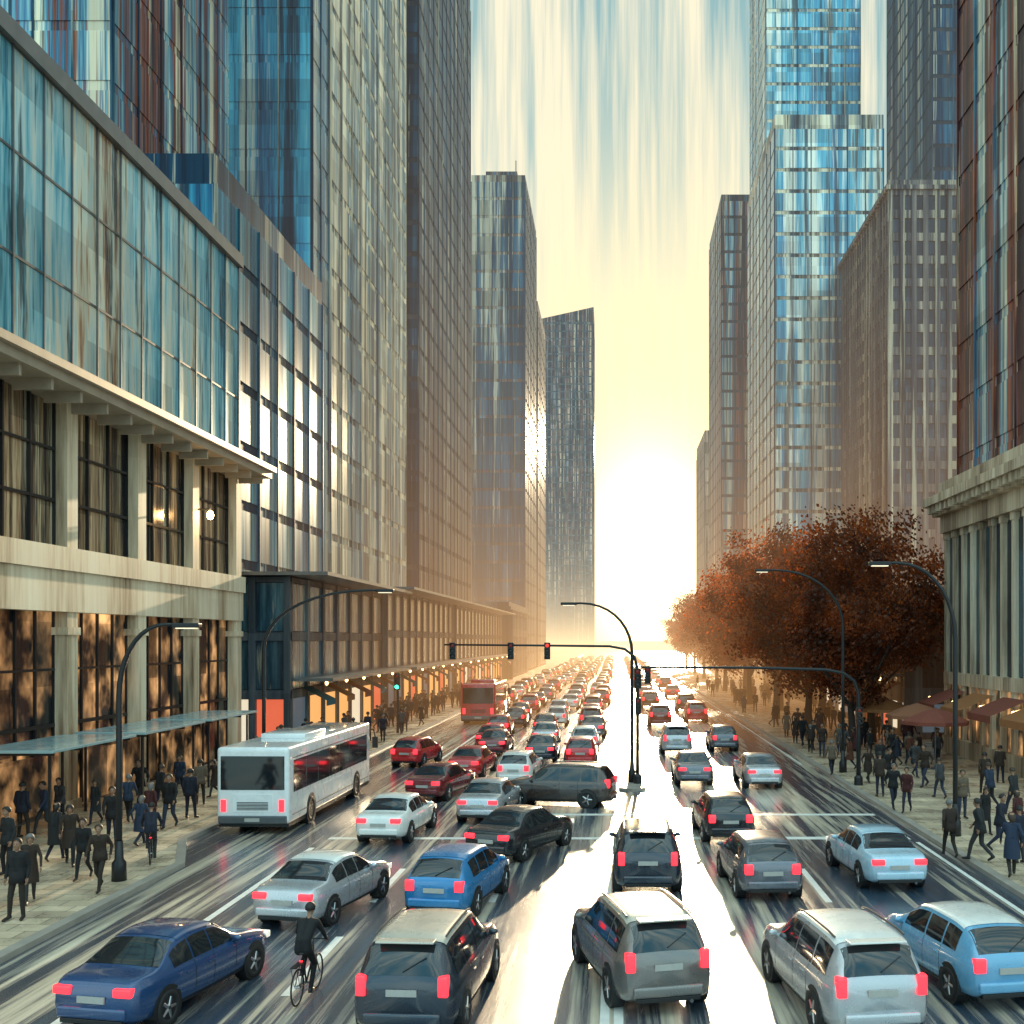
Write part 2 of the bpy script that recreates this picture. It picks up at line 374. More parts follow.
# ------------------------------------------------------------------ ground, road, pavements
KL0, KL1, KR = -12.9, -14.4, 10.7
def sheet(name, pts, z, mat):
    me = bpy.data.meshes.new(name); me.from_pydata([(x,y,z) for x,y in pts], [], [tuple(range(len(pts)))]); me.materials.append(mat)
    return struct(obj(name, me))
sheet('ground', [(-3000,-300),(3000,-300),(3000,6000),(-3000,6000)], -.02, ground_m)
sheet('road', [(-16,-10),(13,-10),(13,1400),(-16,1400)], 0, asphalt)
def slab(name, pts, z0, z1, mat):
    n = len(pts); mb = MB()
    mb.v = [(x,y,z0) for x,y in pts] + [(x,y,z1) for x,y in pts]
    mb.f = [tuple(range(n,2*n))] + [(i,(i+1)%n,n+(i+1)%n,n+i) for i in range(n)]; mb.m = [0]*(n+1)
    return struct(mb.build(name, mat))
PZ = .13
slab('pavement_left', [(KL0-.3,-10),(KL0-.3,33),(KL1-.3,37),(KL1-.3,700),(-60,700),(-60,-10)], -.01, PZ, paving)
slab('pavement_right', [(KR+.3,-10),(60,-10),(60,700),(KR+.3,700)], -.01, PZ, paving)
slab('kerb_left', [(KL0,-10),(KL0,33),(KL1,37),(KL1,700),(KL1-.297,700),(KL1-.297,37),(KL0-.297,33),(KL0-.297,-10)], -.008, PZ+.006, kerb_m)
slab('kerb_right', [(KR,-10),(KR+.297,-10),(KR+.297,700),(KR,700)], -.008, PZ+.006, kerb_m)
slab('traffic_island', [(.2,49.8),(.8,49.2),(1.4,49.8),(1.5,58),(.8,59),(.1,58)], -.008, .13, kerb_m)
mb = MB()
def mk(x0,x1,y0,y1): mb.v += [(x0,y0,.004),(x1,y0,.004),(x1,y1,.004),(x0,y1,.004)]; b=len(mb.v)-4; mb.f.append((b,b+1,b+2,b+3)); mb.m.append(0)
for x in (2.35, 5.55, -3.2, -6.3):
    y = 6.0
    while y < 300:
        if not 33 < y < 58: mk(x-.09, x+.09, y, y+4.2)
        y += 7.5
for x0,x1,y0,y1 in ((-10.0,-9.82,5,36),(-10.0,-9.84,60,320),(-.27,-.1,5,37),(-.02,.15,5,37),(-.27,-.1,60,400),(-.02,.15,60,400),(10.1,10.24,5,37),(10.1,10.24,60,400)): mk(x0,x1,y0,y1)
mk(-.02,10.1,37.5,38.0)
mk(-2.5,10.1,42.6,43.05)
mk(-9.8,-.3,37.5,37.9)
struct(mb.build('lane_markings', mark_m))

# ------------------------------------------------------------------ buildings
awn = [pm('red_awning_cloth',(.20,.05,.03),.8,0,.3,3), pm('orange_awning_cloth',(.30,.12,.04),.8,0,.3,3), pm('teal_awning_cloth',(.04,.12,.14),.8,0,.3,3)]
bulb = pm('warm_bulb', (.9,.75,.5), .3, 0, .05, 3, emit=7, ecol=(1,.6,.25))
window_lit = [pm('amber_shop_glow', (.3,.15,.05), .3, 0, .3, 1.5, emit=.9, ecol=(1,.5,.16)), pm('red_shop_glow', (.3,.06,.04), .3, 0, .3, 1.5, emit=.7, ecol=(1,.18,.08)), pm('white_shop_glow', (.4,.36,.3), .3, 0, .3, 1.5, emit=.8, ecol=(1,.85,.6)), pm('dim_shop_glow', (.06,.06,.07), .3, 0, .3, 1.5, emit=.1, ecol=(.5,.8,1))]
def tower(label, x0,x1,y0,y1,h,fh,wall,glass,frame,bay=2.4,cat='tower',name='tower',style='band',street=1,plant=False,group=None,fin=.14,canopy=0,fd=.06,shops=0,pier=.16):
    cx, cy = (x0+x1)/2, (y0+y1)/2; sx, sy = (x1-x0), (y1-y0)
    root = thing(name, label, cat, (cx,cy,0), 0, group)
    MB().box(-sx/2,sx/2,-sy/2,sy/2,0,h).build('wall', wall, root)
    nf = int(h/fh)
    X = street*sx/2
    if style == 'band':
        for k in range(nf):
            z0 = k*fh+fh*.16; z1 = (k+1)*fh-.05
            obj('window_band', boxmesh(sx+.12, sy+.12, z1-z0, glass), root, (0,0,(z0+z1)/2))
        mb = MB(); top = nf*fh
        n = max(2, int(sx/bay))
        for i in range(n+1):
            x = -sx/2 + sx*i/n
            mb.box(x-fin/2,x+fin/2,-sy/2-fd-.08,-sy/2+.02,.0,top)
        n = max(2, int(sy/bay/1.5))
        for i in range(n+1):
            y = -sy/2 + sy*i/n
            mb.box(min(X-.02*street,X+(fd+.08)*street),max(X-.02*street,X+(fd+.08)*street),y-fin/2,y+fin/2,.0,top)
        mb.build('facade_frame', frame, root)
    else:
        mb = MB(); cells = []
        pf = pier*1.35
        n = max(2, int(sx/bay)); w = sx/n
        for i in range(n+1):
            x = -sx/2+w*i; mb.box(x-w*pf,x+w*pf,-sy/2-.3,-sy/2+.02,0,h)
        m_ = max(2, int(sy/bay)); wy = sy/m_
        for i in range(m_+1):
            y = -sy/2+wy*i; mb.box(min(X-.02*street,X+.2*street),max(X-.02*street,X+.2*street),y-wy*pier,y+wy*pier,0,h+.003)
        for k in range(nf+1):
            z = k*fh
            za, zb = max(0,z-fh*pier), min(h-.01, z+fh*pier*1.2)
            if zb <= za: continue
            mb.box(-sx/2-.2,sx/2+.2,-sy/2-.22,-sy/2+.02,za,zb)
            mb.box(min(X-.02*street,X+.15*street),max(X-.02*street,X+.15*street),-sy/2-.2,sy/2+.2,za+.002,zb-.002)
        for k in range(nf):
            zc = k*fh+fh*.51; hh = fh*(.98-2.2*pier)
            for i in range(m_): cells.append((1, X, -sy/2+wy*(i+.5), zc, wy*(.98-2*pier), hh))
            for i in range(n): cells.append((0, -sx/2+w*(i+.5), -sy/2, zc, w*(.98-2*pf), hh))
        cells.sort(key=lambda c: -c[3] if h > 20 else c[2])
        stuff = MB()
        for q, (t, a, b, z, ww, hh) in enumerate(cells):
            if q < 95:
                g = glass
                if shops and z < fh: g = random.choice(window_lit)
                me = boxmesh(.1, ww, hh, g) if t else boxmesh(ww, .1, hh, g)
                obj('window', me, root, (a, b, z))
            else:
                if t: stuff.box(a-.05,a+.05,b-ww/2,b+ww/2,z-hh/2,z+hh/2)
                else: stuff.box(a-ww/2,a+ww/2,b-.05,b+.05,z-hh/2,z+hh/2)
        if stuff.v:
            o = stuff.build('window', glass, root); o['kind'] = 'stuff'
        mb.build('facade_frame', frame, root)
        if not canopy:
            cn = MB(); cn.box(-sx/2-.55,sx/2+.55,-sy/2-.55,sy/2+.3,h+.004,h+.55); cn.box(-sx/2-.2,sx/2+.2,-sy/2-.2,sy/2,h+.553,h+1.3)
            cn.build('cornice', frame, root)
    if canopy:
        c = MB(); c.box(min(X,X+canopy*street),max(X,X+canopy*street),-sy/2+.3,sy/2-.3,4.3,4.5)
        c.box(-sx/2 if street>0 else X-canopy, X+canopy if street>0 else sx/2,-sy/2-.9,sy/2-.1,h+.05,h+.26)
        c.build('canopy', canopy_d, root)
    if shops:
        n = int(sy/shops)
        for i in range(n):
            y = -sy/2+(i+.5)*sy/n; e = 1.1
            a = MB(); xa, xb = X+.32*street, X+1.9*street
            a.v = [(xa,y-e,3.9),(xa,y+e,3.9),(xb,y+e,3.1),(xb,y-e,3.1),(xb,y+e,2.75),(xb,y-e,2.75)]
            a.f = [(0,1,2,3),(3,2,4,5)]; a.m=[0,0]
            a.build('awning', awn[(i*2+int(sy))%3], root)
            MB().ell((X+1.2*street, y+e+.5, 4.05),(.11,.11,.14),10,6).tube([(X+1.2*street,y+e+.5,4.15),(X+1.2*street,y+e+.5,4.32)],.02,5).build('canopy_light', bulb, root, smooth=True)
    if plant:
        p = MB(); p.box(-sx*.3,sx*.3,-sy*.3,sy*.3,h+.01,h+3.5)
        p.tube([(sx*.2,0,h),(sx*.2,0,h+10)], .12, 6)
        p.build('roof_plant', wall, root)
    return root

def left_front():
    X = -21.5; Y0, Y1 = 24.2, 62.6
    root = thing('glass_fronted_building', 'cream columned building with large blue glass upper storeys at the left edge', 'building', (-30,43.4,0))
    def L(mbx, name, mat, **k): return mbx.build(name, mat, root, (30,-43.4,0), **k)
    L(MB().box(-42,X-.8,Y0,Y1,0,28), 'wall', wall_dark)
    nb = 6; w = (Y1-Y0)/nb
    for i in range(nb+1):
        y = Y0 + w*i
        c = MB().box(X-.8,X+.1,y-.42,y+.42,0,16.1); c.box(X-.78,X+.2,y-.55,y+.55,0,.5); c.box(X-.78,X+.18,y-.5,y+.5,7.0,7.3)
        L(c, 'column', stone_cream)
    L(MB().box(X-.79,X+.28,Y0-.6,Y1+.6,9.5,10.4).box(X-.79,X+.16,Y0-.55,Y1+.55,7.9,9.49), 'beam', stone_cream)
    c = MB().box(X-.79,X+1.7,Y0-.7,Y1+.9,16.101,16.45); c.box(X-.79,X+1.95,Y0-.8,Y1+1.0,16.453,16.75)
    y = Y0
    while y < Y1: c.box(X+.11,X+1.5,y-.08,y+.08,15.7,16.1); y += 2.13
    L(c, 'canopy', canopy_m)
    for i in range(nb):
        ya, yb = Y0+w*i+.42, Y0+w*(i+1)-.42
        g = L(MB().box(X-.62,X-.5,ya,yb,.25,7.9), 'shop_window', glass_shop)
        fr = MB().box(X-.5,X-.38,ya,yb,.0,.25).box(X-.5,X-.38,ya,yb,3.4,3.55).box(X-.5,X-.38,ya,yb,5.6,5.7)
        for k in range(5):
            yy = ya + (yb-ya)*k/4; fr.box(X-.49,X-.39,yy-.05,yy+.05,.0,7.9)
        fr.build('window_frame', metal_dark, g)
        g = L(MB().box(X-.6,X-.48,ya,yb,10.41,16.09), 'window', glass_mid)
        fr = MB().box(X-.48,X-.36,ya,yb,12.2,12.32).box(X-.48,X-.36,ya,yb,14.2,14.3)
        for k in range(4):
            yy = ya + (yb-ya)*k/3; fr.box(X-.47,X-.35,yy-.05,yy+.05,10.41,16.09)
        fr.build('window_frame', metal_dark, g)
    nbp, nr = 18, 3; pw = (Y1-Y0)/nbp; ph = 11.2/nr
    for k in range(nr):
        for i in range(nbp):
            obj('glass_pane', boxmesh(.06, pw-.1, ph-.1, glass_l1), root, (X+.02+30, Y0+pw*(i+.5)-43.4, 16.8+ph*(k+.5)))
    L(MB().box(X-.79,X-.04,Y0,Y1,16.76,27.95), 'curtain_wall_backing', metal_dark)
    fr = MB()
    for i in range(nbp+1):
        y = Y0+pw*i; fr.box(X-.03,X+.12,y-.035,y+.035,16.77,28.0)
    for k in range(nr+1): fr.box(X-.03,X+.09,Y0,Y1,16.8+ph*k-.05,16.8+ph*k+.05)
    L(fr, 'mullion', metal_grey)
    L(MB().box(-42.2,X+.3,Y0-.2,Y1+.2,28.02,28.7), 'parapet', canopy_d)
    lamp = pm('sun_glint_globe', (.9,.8,.6), .3, 0, .05, 3, emit=90, ecol=(1,.60,.24)); lamp.cycles.emission_sampling = 'AUTO'  # glow material of the added globe standing in for reflected sun
    L(MB().ell((X+.75, 56.4, 13.2), (.17,.17,.22), 12, 8), 'wall_glow', lamp, smooth=True)  # added glowing globe stands in for sun reflected off the facade
    L(MB().tube([(X+.1,56.4,13.5),(X+.75,56.4,13.5)], .05, 6), 'glint_bracket', metal_dark)  # bracket added to carry the glint globe
left_front()
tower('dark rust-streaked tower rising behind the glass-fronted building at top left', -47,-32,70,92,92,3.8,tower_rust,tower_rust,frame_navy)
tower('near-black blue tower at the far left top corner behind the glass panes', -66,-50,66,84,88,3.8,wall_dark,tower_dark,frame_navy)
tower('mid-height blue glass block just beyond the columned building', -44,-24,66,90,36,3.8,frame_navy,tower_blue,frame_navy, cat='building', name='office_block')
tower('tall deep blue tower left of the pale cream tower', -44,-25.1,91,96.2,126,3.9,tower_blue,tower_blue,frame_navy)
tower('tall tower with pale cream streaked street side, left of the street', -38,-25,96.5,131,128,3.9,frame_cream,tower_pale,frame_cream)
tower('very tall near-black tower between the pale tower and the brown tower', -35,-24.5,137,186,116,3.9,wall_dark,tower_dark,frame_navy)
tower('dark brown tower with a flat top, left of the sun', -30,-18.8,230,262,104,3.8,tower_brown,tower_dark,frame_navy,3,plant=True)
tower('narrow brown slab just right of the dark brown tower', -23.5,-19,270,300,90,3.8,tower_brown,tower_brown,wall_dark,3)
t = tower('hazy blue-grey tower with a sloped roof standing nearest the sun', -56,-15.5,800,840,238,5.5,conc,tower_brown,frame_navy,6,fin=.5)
rt = MB(); rt.v=[(-20.2,-20,238.05),(20.2,-20,238.05),(20.2,20,238.05),(-20.2,20,238.05),(-20.2,-20,240),(20.2,-20,249),(20.2,20,249),(-20.2,20,240)]
rt.f=[(4,5,6,7),(0,1,5,4),(1,2,6,5),(2,3,7,6),(3,0,4,7)]; rt.m=[0]*5
rt.build('sloped_roof', tower_brown, t)
tower('low glass shop block with thin canopy next to the columned building', -23.8,-19.6,66,92,10.6,3.5,wall_dark,front_glass,conc,3.4,'building','shop_block','grid',1,False,canopy=2.6,shops=5,pier=.07)
tower('low glass shop block below the pale tower', -24.4,-19.4,93,131,11.0,3.65,wall_dark,front_glass,conc,3.4,'building','shop_block','grid',1,False,canopy=2.6,shops=6,pier=.07)
tower('low shop block below the near-black tower', -24.3,-19.2,132,186,11.0,3.6,wall_dark,front_glass,conc,3.4,'building','shop_block','grid',1,False,canopy=2.4,shops=7,pier=.07)
tower('farthest low shop block on the left pavement', -30,-18.2,187,226,12,4,wall_dark,glass_mid,conc,3,'building','shop_block','grid',1,False)
tower('grey stone office with rows of square dark windows behind the trees', 35,62,140,172,64,2.9,grey_stone,dark_glass,grey_stone,1.5,'building','office_building','grid',-1,False)
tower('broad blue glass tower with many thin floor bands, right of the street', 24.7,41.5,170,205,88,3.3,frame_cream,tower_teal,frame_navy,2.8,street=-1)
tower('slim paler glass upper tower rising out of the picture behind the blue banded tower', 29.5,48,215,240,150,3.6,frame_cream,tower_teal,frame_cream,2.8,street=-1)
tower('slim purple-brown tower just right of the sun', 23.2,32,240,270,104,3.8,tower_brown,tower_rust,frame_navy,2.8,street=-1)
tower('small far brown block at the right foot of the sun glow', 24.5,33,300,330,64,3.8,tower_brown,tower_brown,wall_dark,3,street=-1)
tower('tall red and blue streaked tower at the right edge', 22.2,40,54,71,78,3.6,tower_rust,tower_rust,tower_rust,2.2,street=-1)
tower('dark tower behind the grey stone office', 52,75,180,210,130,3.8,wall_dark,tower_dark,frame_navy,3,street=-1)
tower('low shop block behind the street trees on the right', 20,34,74,104,9,3,wall_dark,dark_glass,conc,2.6,'building','shop_block','grid',-1,False,canopy=2,shops=5)
tower('low far shop block behind the last street trees on the right', 20.5,34,106,150,10,3.3,wall_dark,dark_glass,conc,2.8,'building','shop_block','grid',-1,False)
def right_front():
    X = 19.5; Y0, Y1 = 42.0, 66.0
    root = thing('columned_hall', 'low stone building with tall slim pilasters and heavy cornice at right edge', 'building', (24,54,0))
    def L(mbx, name, mat, **k): return mbx.build(name, mat, root, (-24,-54,0), **k)
    L(MB().box(X+.6,34,Y0,Y1,0,14), 'wall', wall_dark)
    L(MB().box(X+.2,X+.6,Y0-.2,Y1+.2,0,1.1).box(X+.25,X+.6,Y0-.1,Y1+.1,4.2,4.9), 'plinth', hall_stone)
    n = 15; w = (Y1-Y0)/n
    for i in range(n+1):
        y = Y0+w*i
        c = MB().box(X+.3,X+.6,y-.2,y+.2,1.1,4.2).box(X+.32,X+.6,y-.2,y+.2,4.9,13.2).box(X+.26,X+.6,y-.27,y+.27,12.8,13.19)
        L(c, 'pilaster', hall_stone)
    for i in range(n):
        y = Y0+w*(i+.5)
        L(MB().box(X+.54,X+.599,y-w/2+.21,y+w/2-.21,4.95,12.9), 'window', dark_glass)
        L(MB().box(X+.52,X+.598,y-w/2+.21,y+w/2-.21,1.12,4.15), 'shop_window', glass_shop)
    c = MB().box(X+.1,34.2,Y0-.3,Y1+.3,13.2,14.2).box(X-.3,34.4,Y0-.6,Y1+.6,14.203,14.8).box(X-.8,34.6,Y0-1,Y1+1,14.803,15.3).box(X,34,Y0-.3,Y1+.3,15.303,16.2)
    y = Y0
    while y < Y1: c.box(X-.65,X-.29,y,y+.35,14.35,14.8); y += .8
    L(c, 'cornice', hall_stone)
    for i in range(5):
        y = Y0+3+i*4.6
        a = MB(); a.v=[(X+.24,y-1.7,3.9),(X+.24,y+1.7,3.9),(X-1.6,y+1.7,3.15),(X-1.6,y-1.7,3.15),(X-1.6,y+1.7,2.8),(X-1.6,y-1.7,2.8)]
        a.f=[(0,1,2,3),(3,2,4,5)]; a.m=[0,0]
        L(a, 'awning', awn[i%2])
        L(MB().ell((X-.7, y+2.3, 3.3),(.12,.12,.15),10,6).tube([(X-.7,y+2.3,3.4),(X+.24,y+2.3,3.7)],.02,5), 'wall_glow', bulb, smooth=True)
right_front()

# ------------------------------------------------------------------ trees
def leaf_mat():
    m, nt = newmat('autumn_leaves')
    geo = nn(nt, 'ShaderNodeNewGeometry')
    n1 = NOISE(nt, geo.outputs['Position'], .55, 3); n2 = NOISE(nt, geo.outputs['Position'], 6, 2)
    c = RAMP(nt, MA(nt, 'ADD', MA(nt, 'MULTIPLY', n1, .65), MA(nt, 'MULTIPLY', n2, .4)), [(.36,(.030,.014,.010)),(.52,(.105,.034,.014)),(.66,(.28,.085,.022))])
    b = bsdf(nt, **{'Base Color': c, 'Roughness': .55})
    tr = nn(nt, 'ShaderNodeBsdfTranslucent'); nt.links.new(MIX(nt, 1.0, c, (2.5,1.7,.8), 'MULTIPLY'), tr.inputs[0])
    mx = nn(nt, 'ShaderNodeMixShader'); mx.inputs[0].default_value = .58
    nt.links.new(b.outputs[0], mx.inputs[1]); nt.links.new(tr.outputs[0], mx.inputs[2])
    air(m, nt, mx.outputs[0]); return m
leaf = leaf_mat(); bark = pm('tree_bark', (.035,.025,.02), .85, 0, .5, 3, bump=.6)
def tree_meshes(seed, ht):
    rnd = random.Random(seed)
    tb = MB(); ends = []
    base = [(0,0,0),(.06,.05,ht*.12),(-.05,.1,ht*.24),(.1,-.05,ht*.36)]
    tb.tube(base, [.34,.26,.22,.17], 10)
    for i in range(9):
        a = i*2.4+rnd.random(); z0 = ht*(.2+.16*rnd.random())
        p0 = Vector((0,.03,z0)); rr = ht*(.16+.18*rnd.random()); zz = ht*(.48+.34*rnd.random())
        p2 = Vector((rr*math.cos(a), rr*math.sin(a), zz)); p1 = p0.lerp(p2,.5)+Vector((0,0,-ht*.03))
        tb.tube([p0,p1,p2],[.13,.08,.03],7); ends.append(p2)
        for k in range(2):
            q = p1.lerp(p2,.4+.3*k); e = q+Vector((rnd.uniform(-1,1),rnd.uniform(-1,1),rnd.uniform(.2,1)))*ht*.13
            tb.tube([q,e],[.05,.015],5); ends.append(e)
    cb = MB()
    clumps = []
    for i in range(92):
        if i < len(ends): c = ends[i]
        else:
            while True:
                u = Vector((rnd.uniform(-1,1),rnd.uniform(-1,1),rnd.uniform(-1,1)))
                if .3 < u.length < 1: break
            c = Vector((u.x*ht*.39, u.y*ht*.39, ht*.62+u.z*ht*.36))
        clumps.append((c, ht*rnd.uniform(.045,.105)))
    for c, r in clumps:
        for k in range(int(240*(r/(ht*.08)))):
            u = Vector((rnd.gauss(0,1),rnd.gauss(0,1),rnd.gauss(0,.8)))
            p = c + u*r*.6
            if p.z < ht*.2: continue
            s = rnd.uniform(.08,.175)
            n = Vector((rnd.uniform(-1,1),rnd.uniform(-1,1),rnd.uniform(-.4,1))).normalized()
            t1 = n.orthogonal().normalized()*s; t2 = n.cross(t1).normalized()*s*.65
            b = len(cb.v)
            cb.v += [tuple(p-t1),tuple(p-t2),tuple(p+t1),tuple(p+t2)]; cb.f.append((b,b+1,b+2,b+3)); cb.m.append(0)
    return tb.mesh('trunk', bark, smooth=True), cb.mesh('crown', leaf)
TM = [tree_meshes(3,13.0), tree_meshes(11,14.5), tree_meshes(23,13.5)]
spots = [(14.2,66,.86),(16.8,72,.98),(13.6,77,1.0),(16.0,85,1.1),(13.6,93,1.06),(15.6,104,1.08),(14.0,114,1.0),(15.2,128,1.04),(14.4,144,1.0),(15.2,165,1.0),(15.4,190,1.0),(16,220,1.0),(16.6,255,1.0)]
for i,(x,y,s) in enumerate(spots):
    r = thing('street_tree', f'reddish brown street tree, {ordinal(i)} from the camera along the right pavement', 'tree', (x,y,PZ), i*1.3, 'row of backlit trees on the right pavement')
    r.scale = (s,s,s*(1.0,1.06,.95)[i%3])
    tm = TM[i%3]; obj('trunk', tm[0], r); obj('crown', tm[1], r)

# ------------------------------------------------------------------ cars
def car_proto(kind):
    if kind == 'sedan':
        L, Wd = 4.6, .9
        zt = mono([(0,.78),(.012,.93),(.05,1.0),(.15,1.04),(.31,1.39),(.42,1.45),(.55,1.42),(.70,1.03),(.82,.95),(.95,.80),(.985,.68),(1,.56)])
        zb = mono([(0,.76),(.02,.88),(.1,.92),(.5,.92),(.7,.93),(.88,.80),(.97,.66),(1,.55)])
        rw = (.165,.295); wins = [(.24,.36),(.37,.49),(.50,.645)]; ws = (.565,.69); lz, lh, lw, lx = .82, .15, .34, .58; rf = (.315,.55); seams = (.365,.495,.66)
    elif kind == 'suv':
        L, Wd = 4.65, .94
        zt = mono([(0,1.0),(.008,1.12),(.045,1.45),(.085,1.62),(.2,1.69),(.45,1.70),(.58,1.63),(.74,1.13),(.84,1.07),(.95,.95),(.99,.78),(1,.62)])
        zb = mono([(0,.98),(.02,1.02),(.5,1.02),(.74,1.03),(.9,.92),(.97,.76),(1,.6)])
        rw = (.012,.075); wins = [(.10,.24),(.255,.43),(.44,.66)]; ws = (.595,.73); lz, lh, lw, lx = 1.0, .34, .17, .70; rf = (.10,.57); seams = (.27,.435,.68)
    else:
        L, Wd = 4.1, .88
        zt = mono([(0,.92),(.008,1.02),(.07,1.28),(.14,1.43),(.25,1.50),(.45,1.51),(.58,1.45),(.76,1.05),(.86,.97),(.96,.82),(.99,.70),(1,.56)])
        zb = mono([(0,.9),(.02,.93),(.5,.93),(.74,.95),(.9,.82),(.97,.68),(1,.55)])
        rw = (.015,.125); wins = [(.15,.27),(.285,.44),(.455,.67)]; ws = (.595,.74); lz, lh, lw, lx = .86, .26, .22, .62; rf = (.15,.57); seams = (.28,.448,.69)
    wf = mono([(0,.80),(.03,.90),(.12,.975),(.5,1),(.85,.97),(.96,.86),(1,.72)])
    zlow = mono([(0,.32),(.06,.24),(.5,.21),(.94,.22),(1,.30)])
    def sec(u):
        w = Wd*wf(u); b = zb(u); t = max(zt(u), b+.01); z0 = zlow(u)
        k = min(1, max(0,(t-b)/.42)); wr = w*(.93-.21*k)
        h = [(0,z0),(.8*w,z0),(.94*w,z0+.06),(w*.985,z0+.2),(w,(z0+b)*.52),(.99*w,b-.09),(.955*w,b-.01)]
        A = (.945*w, b); B = (wr, t-.075*k)
        for q in (0,.33,.66,1): h.append((A[0]+(B[0]-A[0])*q+.02*math.sin(q*math.pi)*k, A[1]+(B[1]-A[1])*q))
        h += [(wr*.93,t-.025*k),(wr*.75,t-.004),(wr*.4,t+.012*k),(0,t+.02*k)]
        return h
    IA, IB, IC = 7, 10, 14
    def full(u):
        h = sec(u); y = -L/2+L*u
        return [Vector((x,y,z)) for x,z in h] + [Vector((-x,y,z)) for x,z in reversed(h[1:-1])]
    def SP(u, i):
        f = full(u); k = int(i); r = i-k
        return f[k % len(f)].lerp(f[(k+1) % len(f)], r)
    us = [0,.006,.012,.025,.045,.065,.085,.11,.14,.17,.2,.235,.27,.31,.35,.4,.45,.5,.55,.59,.63,.67,.7,.74,.78,.82,.86,.9,.93,.955,.975,.988,.996,1]
    body = MB(); rows = [full(u) for u in us]; n = len(rows[0])
    body.quadgrid(rows, 0, True)
    for rr, u in ((rows[0],0),(rows[-1],1)):
        c = Vector((0, rr[0].y + (-.02 if u == 0 else .03), sum(p.z for p in rr)/n))
        b = len(body.v); body.v += [tuple(p) for p in rr]+[tuple(c)]
        for j in range(n): body.f.append((b+j,b+(j+1)%n,b+n)); body.m.append(0)
    root = thing(kind, 'prototype', 'car')
    me = body.mesh('body', P['paint_base'], smooth=True)
    bm = bmesh.new(); bm.from_mesh(me); bmesh.ops.remove_doubles(bm, verts=bm.verts, dist=.0005); bmesh.ops.recalc_face_normals(bm, faces=bm.faces); bm.to_mesh(me); bm.free()
    obj('body', me, root)
    def patch(name, u0,u1,i0,i1,nu,ni,mat,off=.007):
        g = [[SP(u0+(u1-u0)*a/nu, i0+(i1-i0)*b/ni) for b in range(ni+1)] for a in range(nu+1)]
        out = []
        for a in range(nu+1):
            row = []
            for b in range(ni+1):
                du = g[min(a+1,nu)][b]-g[max(a-1,0)][b]; dv = g[a][min(b+1,ni)]-g[a][max(b-1,0)]
                nv = dv.cross(du).normalized()
                ref = Vector((g[a][b].x, (g[a][b].y)*.3, g[a][b].z-.7))
                if nv.dot(ref) < 0: nv = -nv
                row.append(g[a][b]+nv*off)
            out.append(row)
        mb = MB(); mb.quadgrid(out); return mb.build(name, mat, root, smooth=True)
    patch('rear_window', rw[0], rw[1], IB+.6, 2*IC-IB-.6, 6, 8, carglass)
    patch('windshield', ws[0], ws[1], IB+.4, 2*IC-IB-.4, 6, 8, carglass)
    patch('roof_panel', rf[0], rf[1], IB+.25, 2*IC-IB-.25, 12, 14, P['roof_base'], .010)  # carries the roof colour, including reflected sky painted as a pale tone
    for a, b in wins:
        patch('side_window', a, b, IA+.35, IB-.25, 5, 4, carglass)
        patch('side_window', a, b, 2*IC-IB+.25, 2*IC-IA-.35, 5, 4, carglass)
    for u in seams:
        patch('door_seam', u-.0016, u+.0016, 2.7, IA+.2, 1, 8, black_m, .003)
        patch('door_seam', u-.0016, u+.0016, 2*IC-IA-.2, 2*IC-2.7, 1, 8, black_m, .003)
    for a in (0,1):
        patch('sill_trim', .24, .76, (1.9,2*IC-2.45)[a], (2.45,2*IC-1.9)[a], 8, 2, black_m, .006)
    r = .33 if kind != 'suv' else .36
    for uw in (.185,.81):
        y = -L/2+L*uw; w = Wd*wf(uw)
        for s in (-1,1):
            MB().lathe([(0.02,-.25*s),(r+.06,-.25*s),(r+.06,.004*s),(0.02,.004*s)], (s*w,y,r+.02), 'x', 20).build('wheel_arch', black_m, root)
    tw = MB().lathe([(r*.62,-.1),(r*.9,-.11),(r,-.07),(r,.07),(r*.9,.11),(r*.62,.1),(r*.62,-.1)], (0,0,0), 'x', 22).mesh('wheel', rubber, smooth=True)
    rm = MB().lathe([(.015,.05),(r*.2,.06),(r*.22,.03),(r*.6,.02),(r*.63,.09),(r*.63,-.09)], (0,0,0), 'x', 20)
    for k in range(5):
        a = k*2*math.pi/5; d = Vector((0,math.cos(a),math.sin(a)))
        rm.tube([d*r*.1+Vector((.07,0,0)), d*r*.6+Vector((.075,0,0))], [.045,.03], 6)
    rm = rm.mesh('rim', alloy, smooth=False)
    for uw in (.185,.81):
        y = -L/2+L*uw; w = Wd*wf(uw)
        for s in (-1,1):
            o = obj('wheel', tw, root, (s*(w-.085),y,r), (0,0,0 if s>0 else math.pi))
            obj('rim', rm, o)
    for s in (-1,1):
        MB().box(s*lx-lw/2,s*lx+lw/2,-L/2-.035,-L/2+.16,lz-lh/2,lz+lh/2).build('taillight', red_lamp, root, bevel=.03, smooth=True)
        MB().box(s*.58-.17,s*.58+.17,L/2-.22,L/2-.02,.60,.74).build('headlight', head_lamp, root, bevel=.03, smooth=True)
        uu = ws[1]-.03; mw = Wd*wf(uu)
        MB().ell((s*(mw+.03), -L/2+L*uu-.05, zb(uu)+.07), (.10,.06,.065), 10, 6).tube([(s*(mw-.12),-L/2+L*uu-.03,zb(uu)+.0),(s*(mw+.02),-L/2+L*uu-.04,zb(uu)+.05)],.045,6).build('side_mirror', P['paint_base'], root, smooth=True)
        hz = zb(.4)-.13
        for uu in (.32,.47):
            w = Wd*wf(uu); MB().box(s*w-.012,s*w+.022,-L/2+L*uu-.09,-L/2+L*uu+.09,hz-.015,hz+.015).build('door_handle', P['paint_base'], root, bevel=.008)
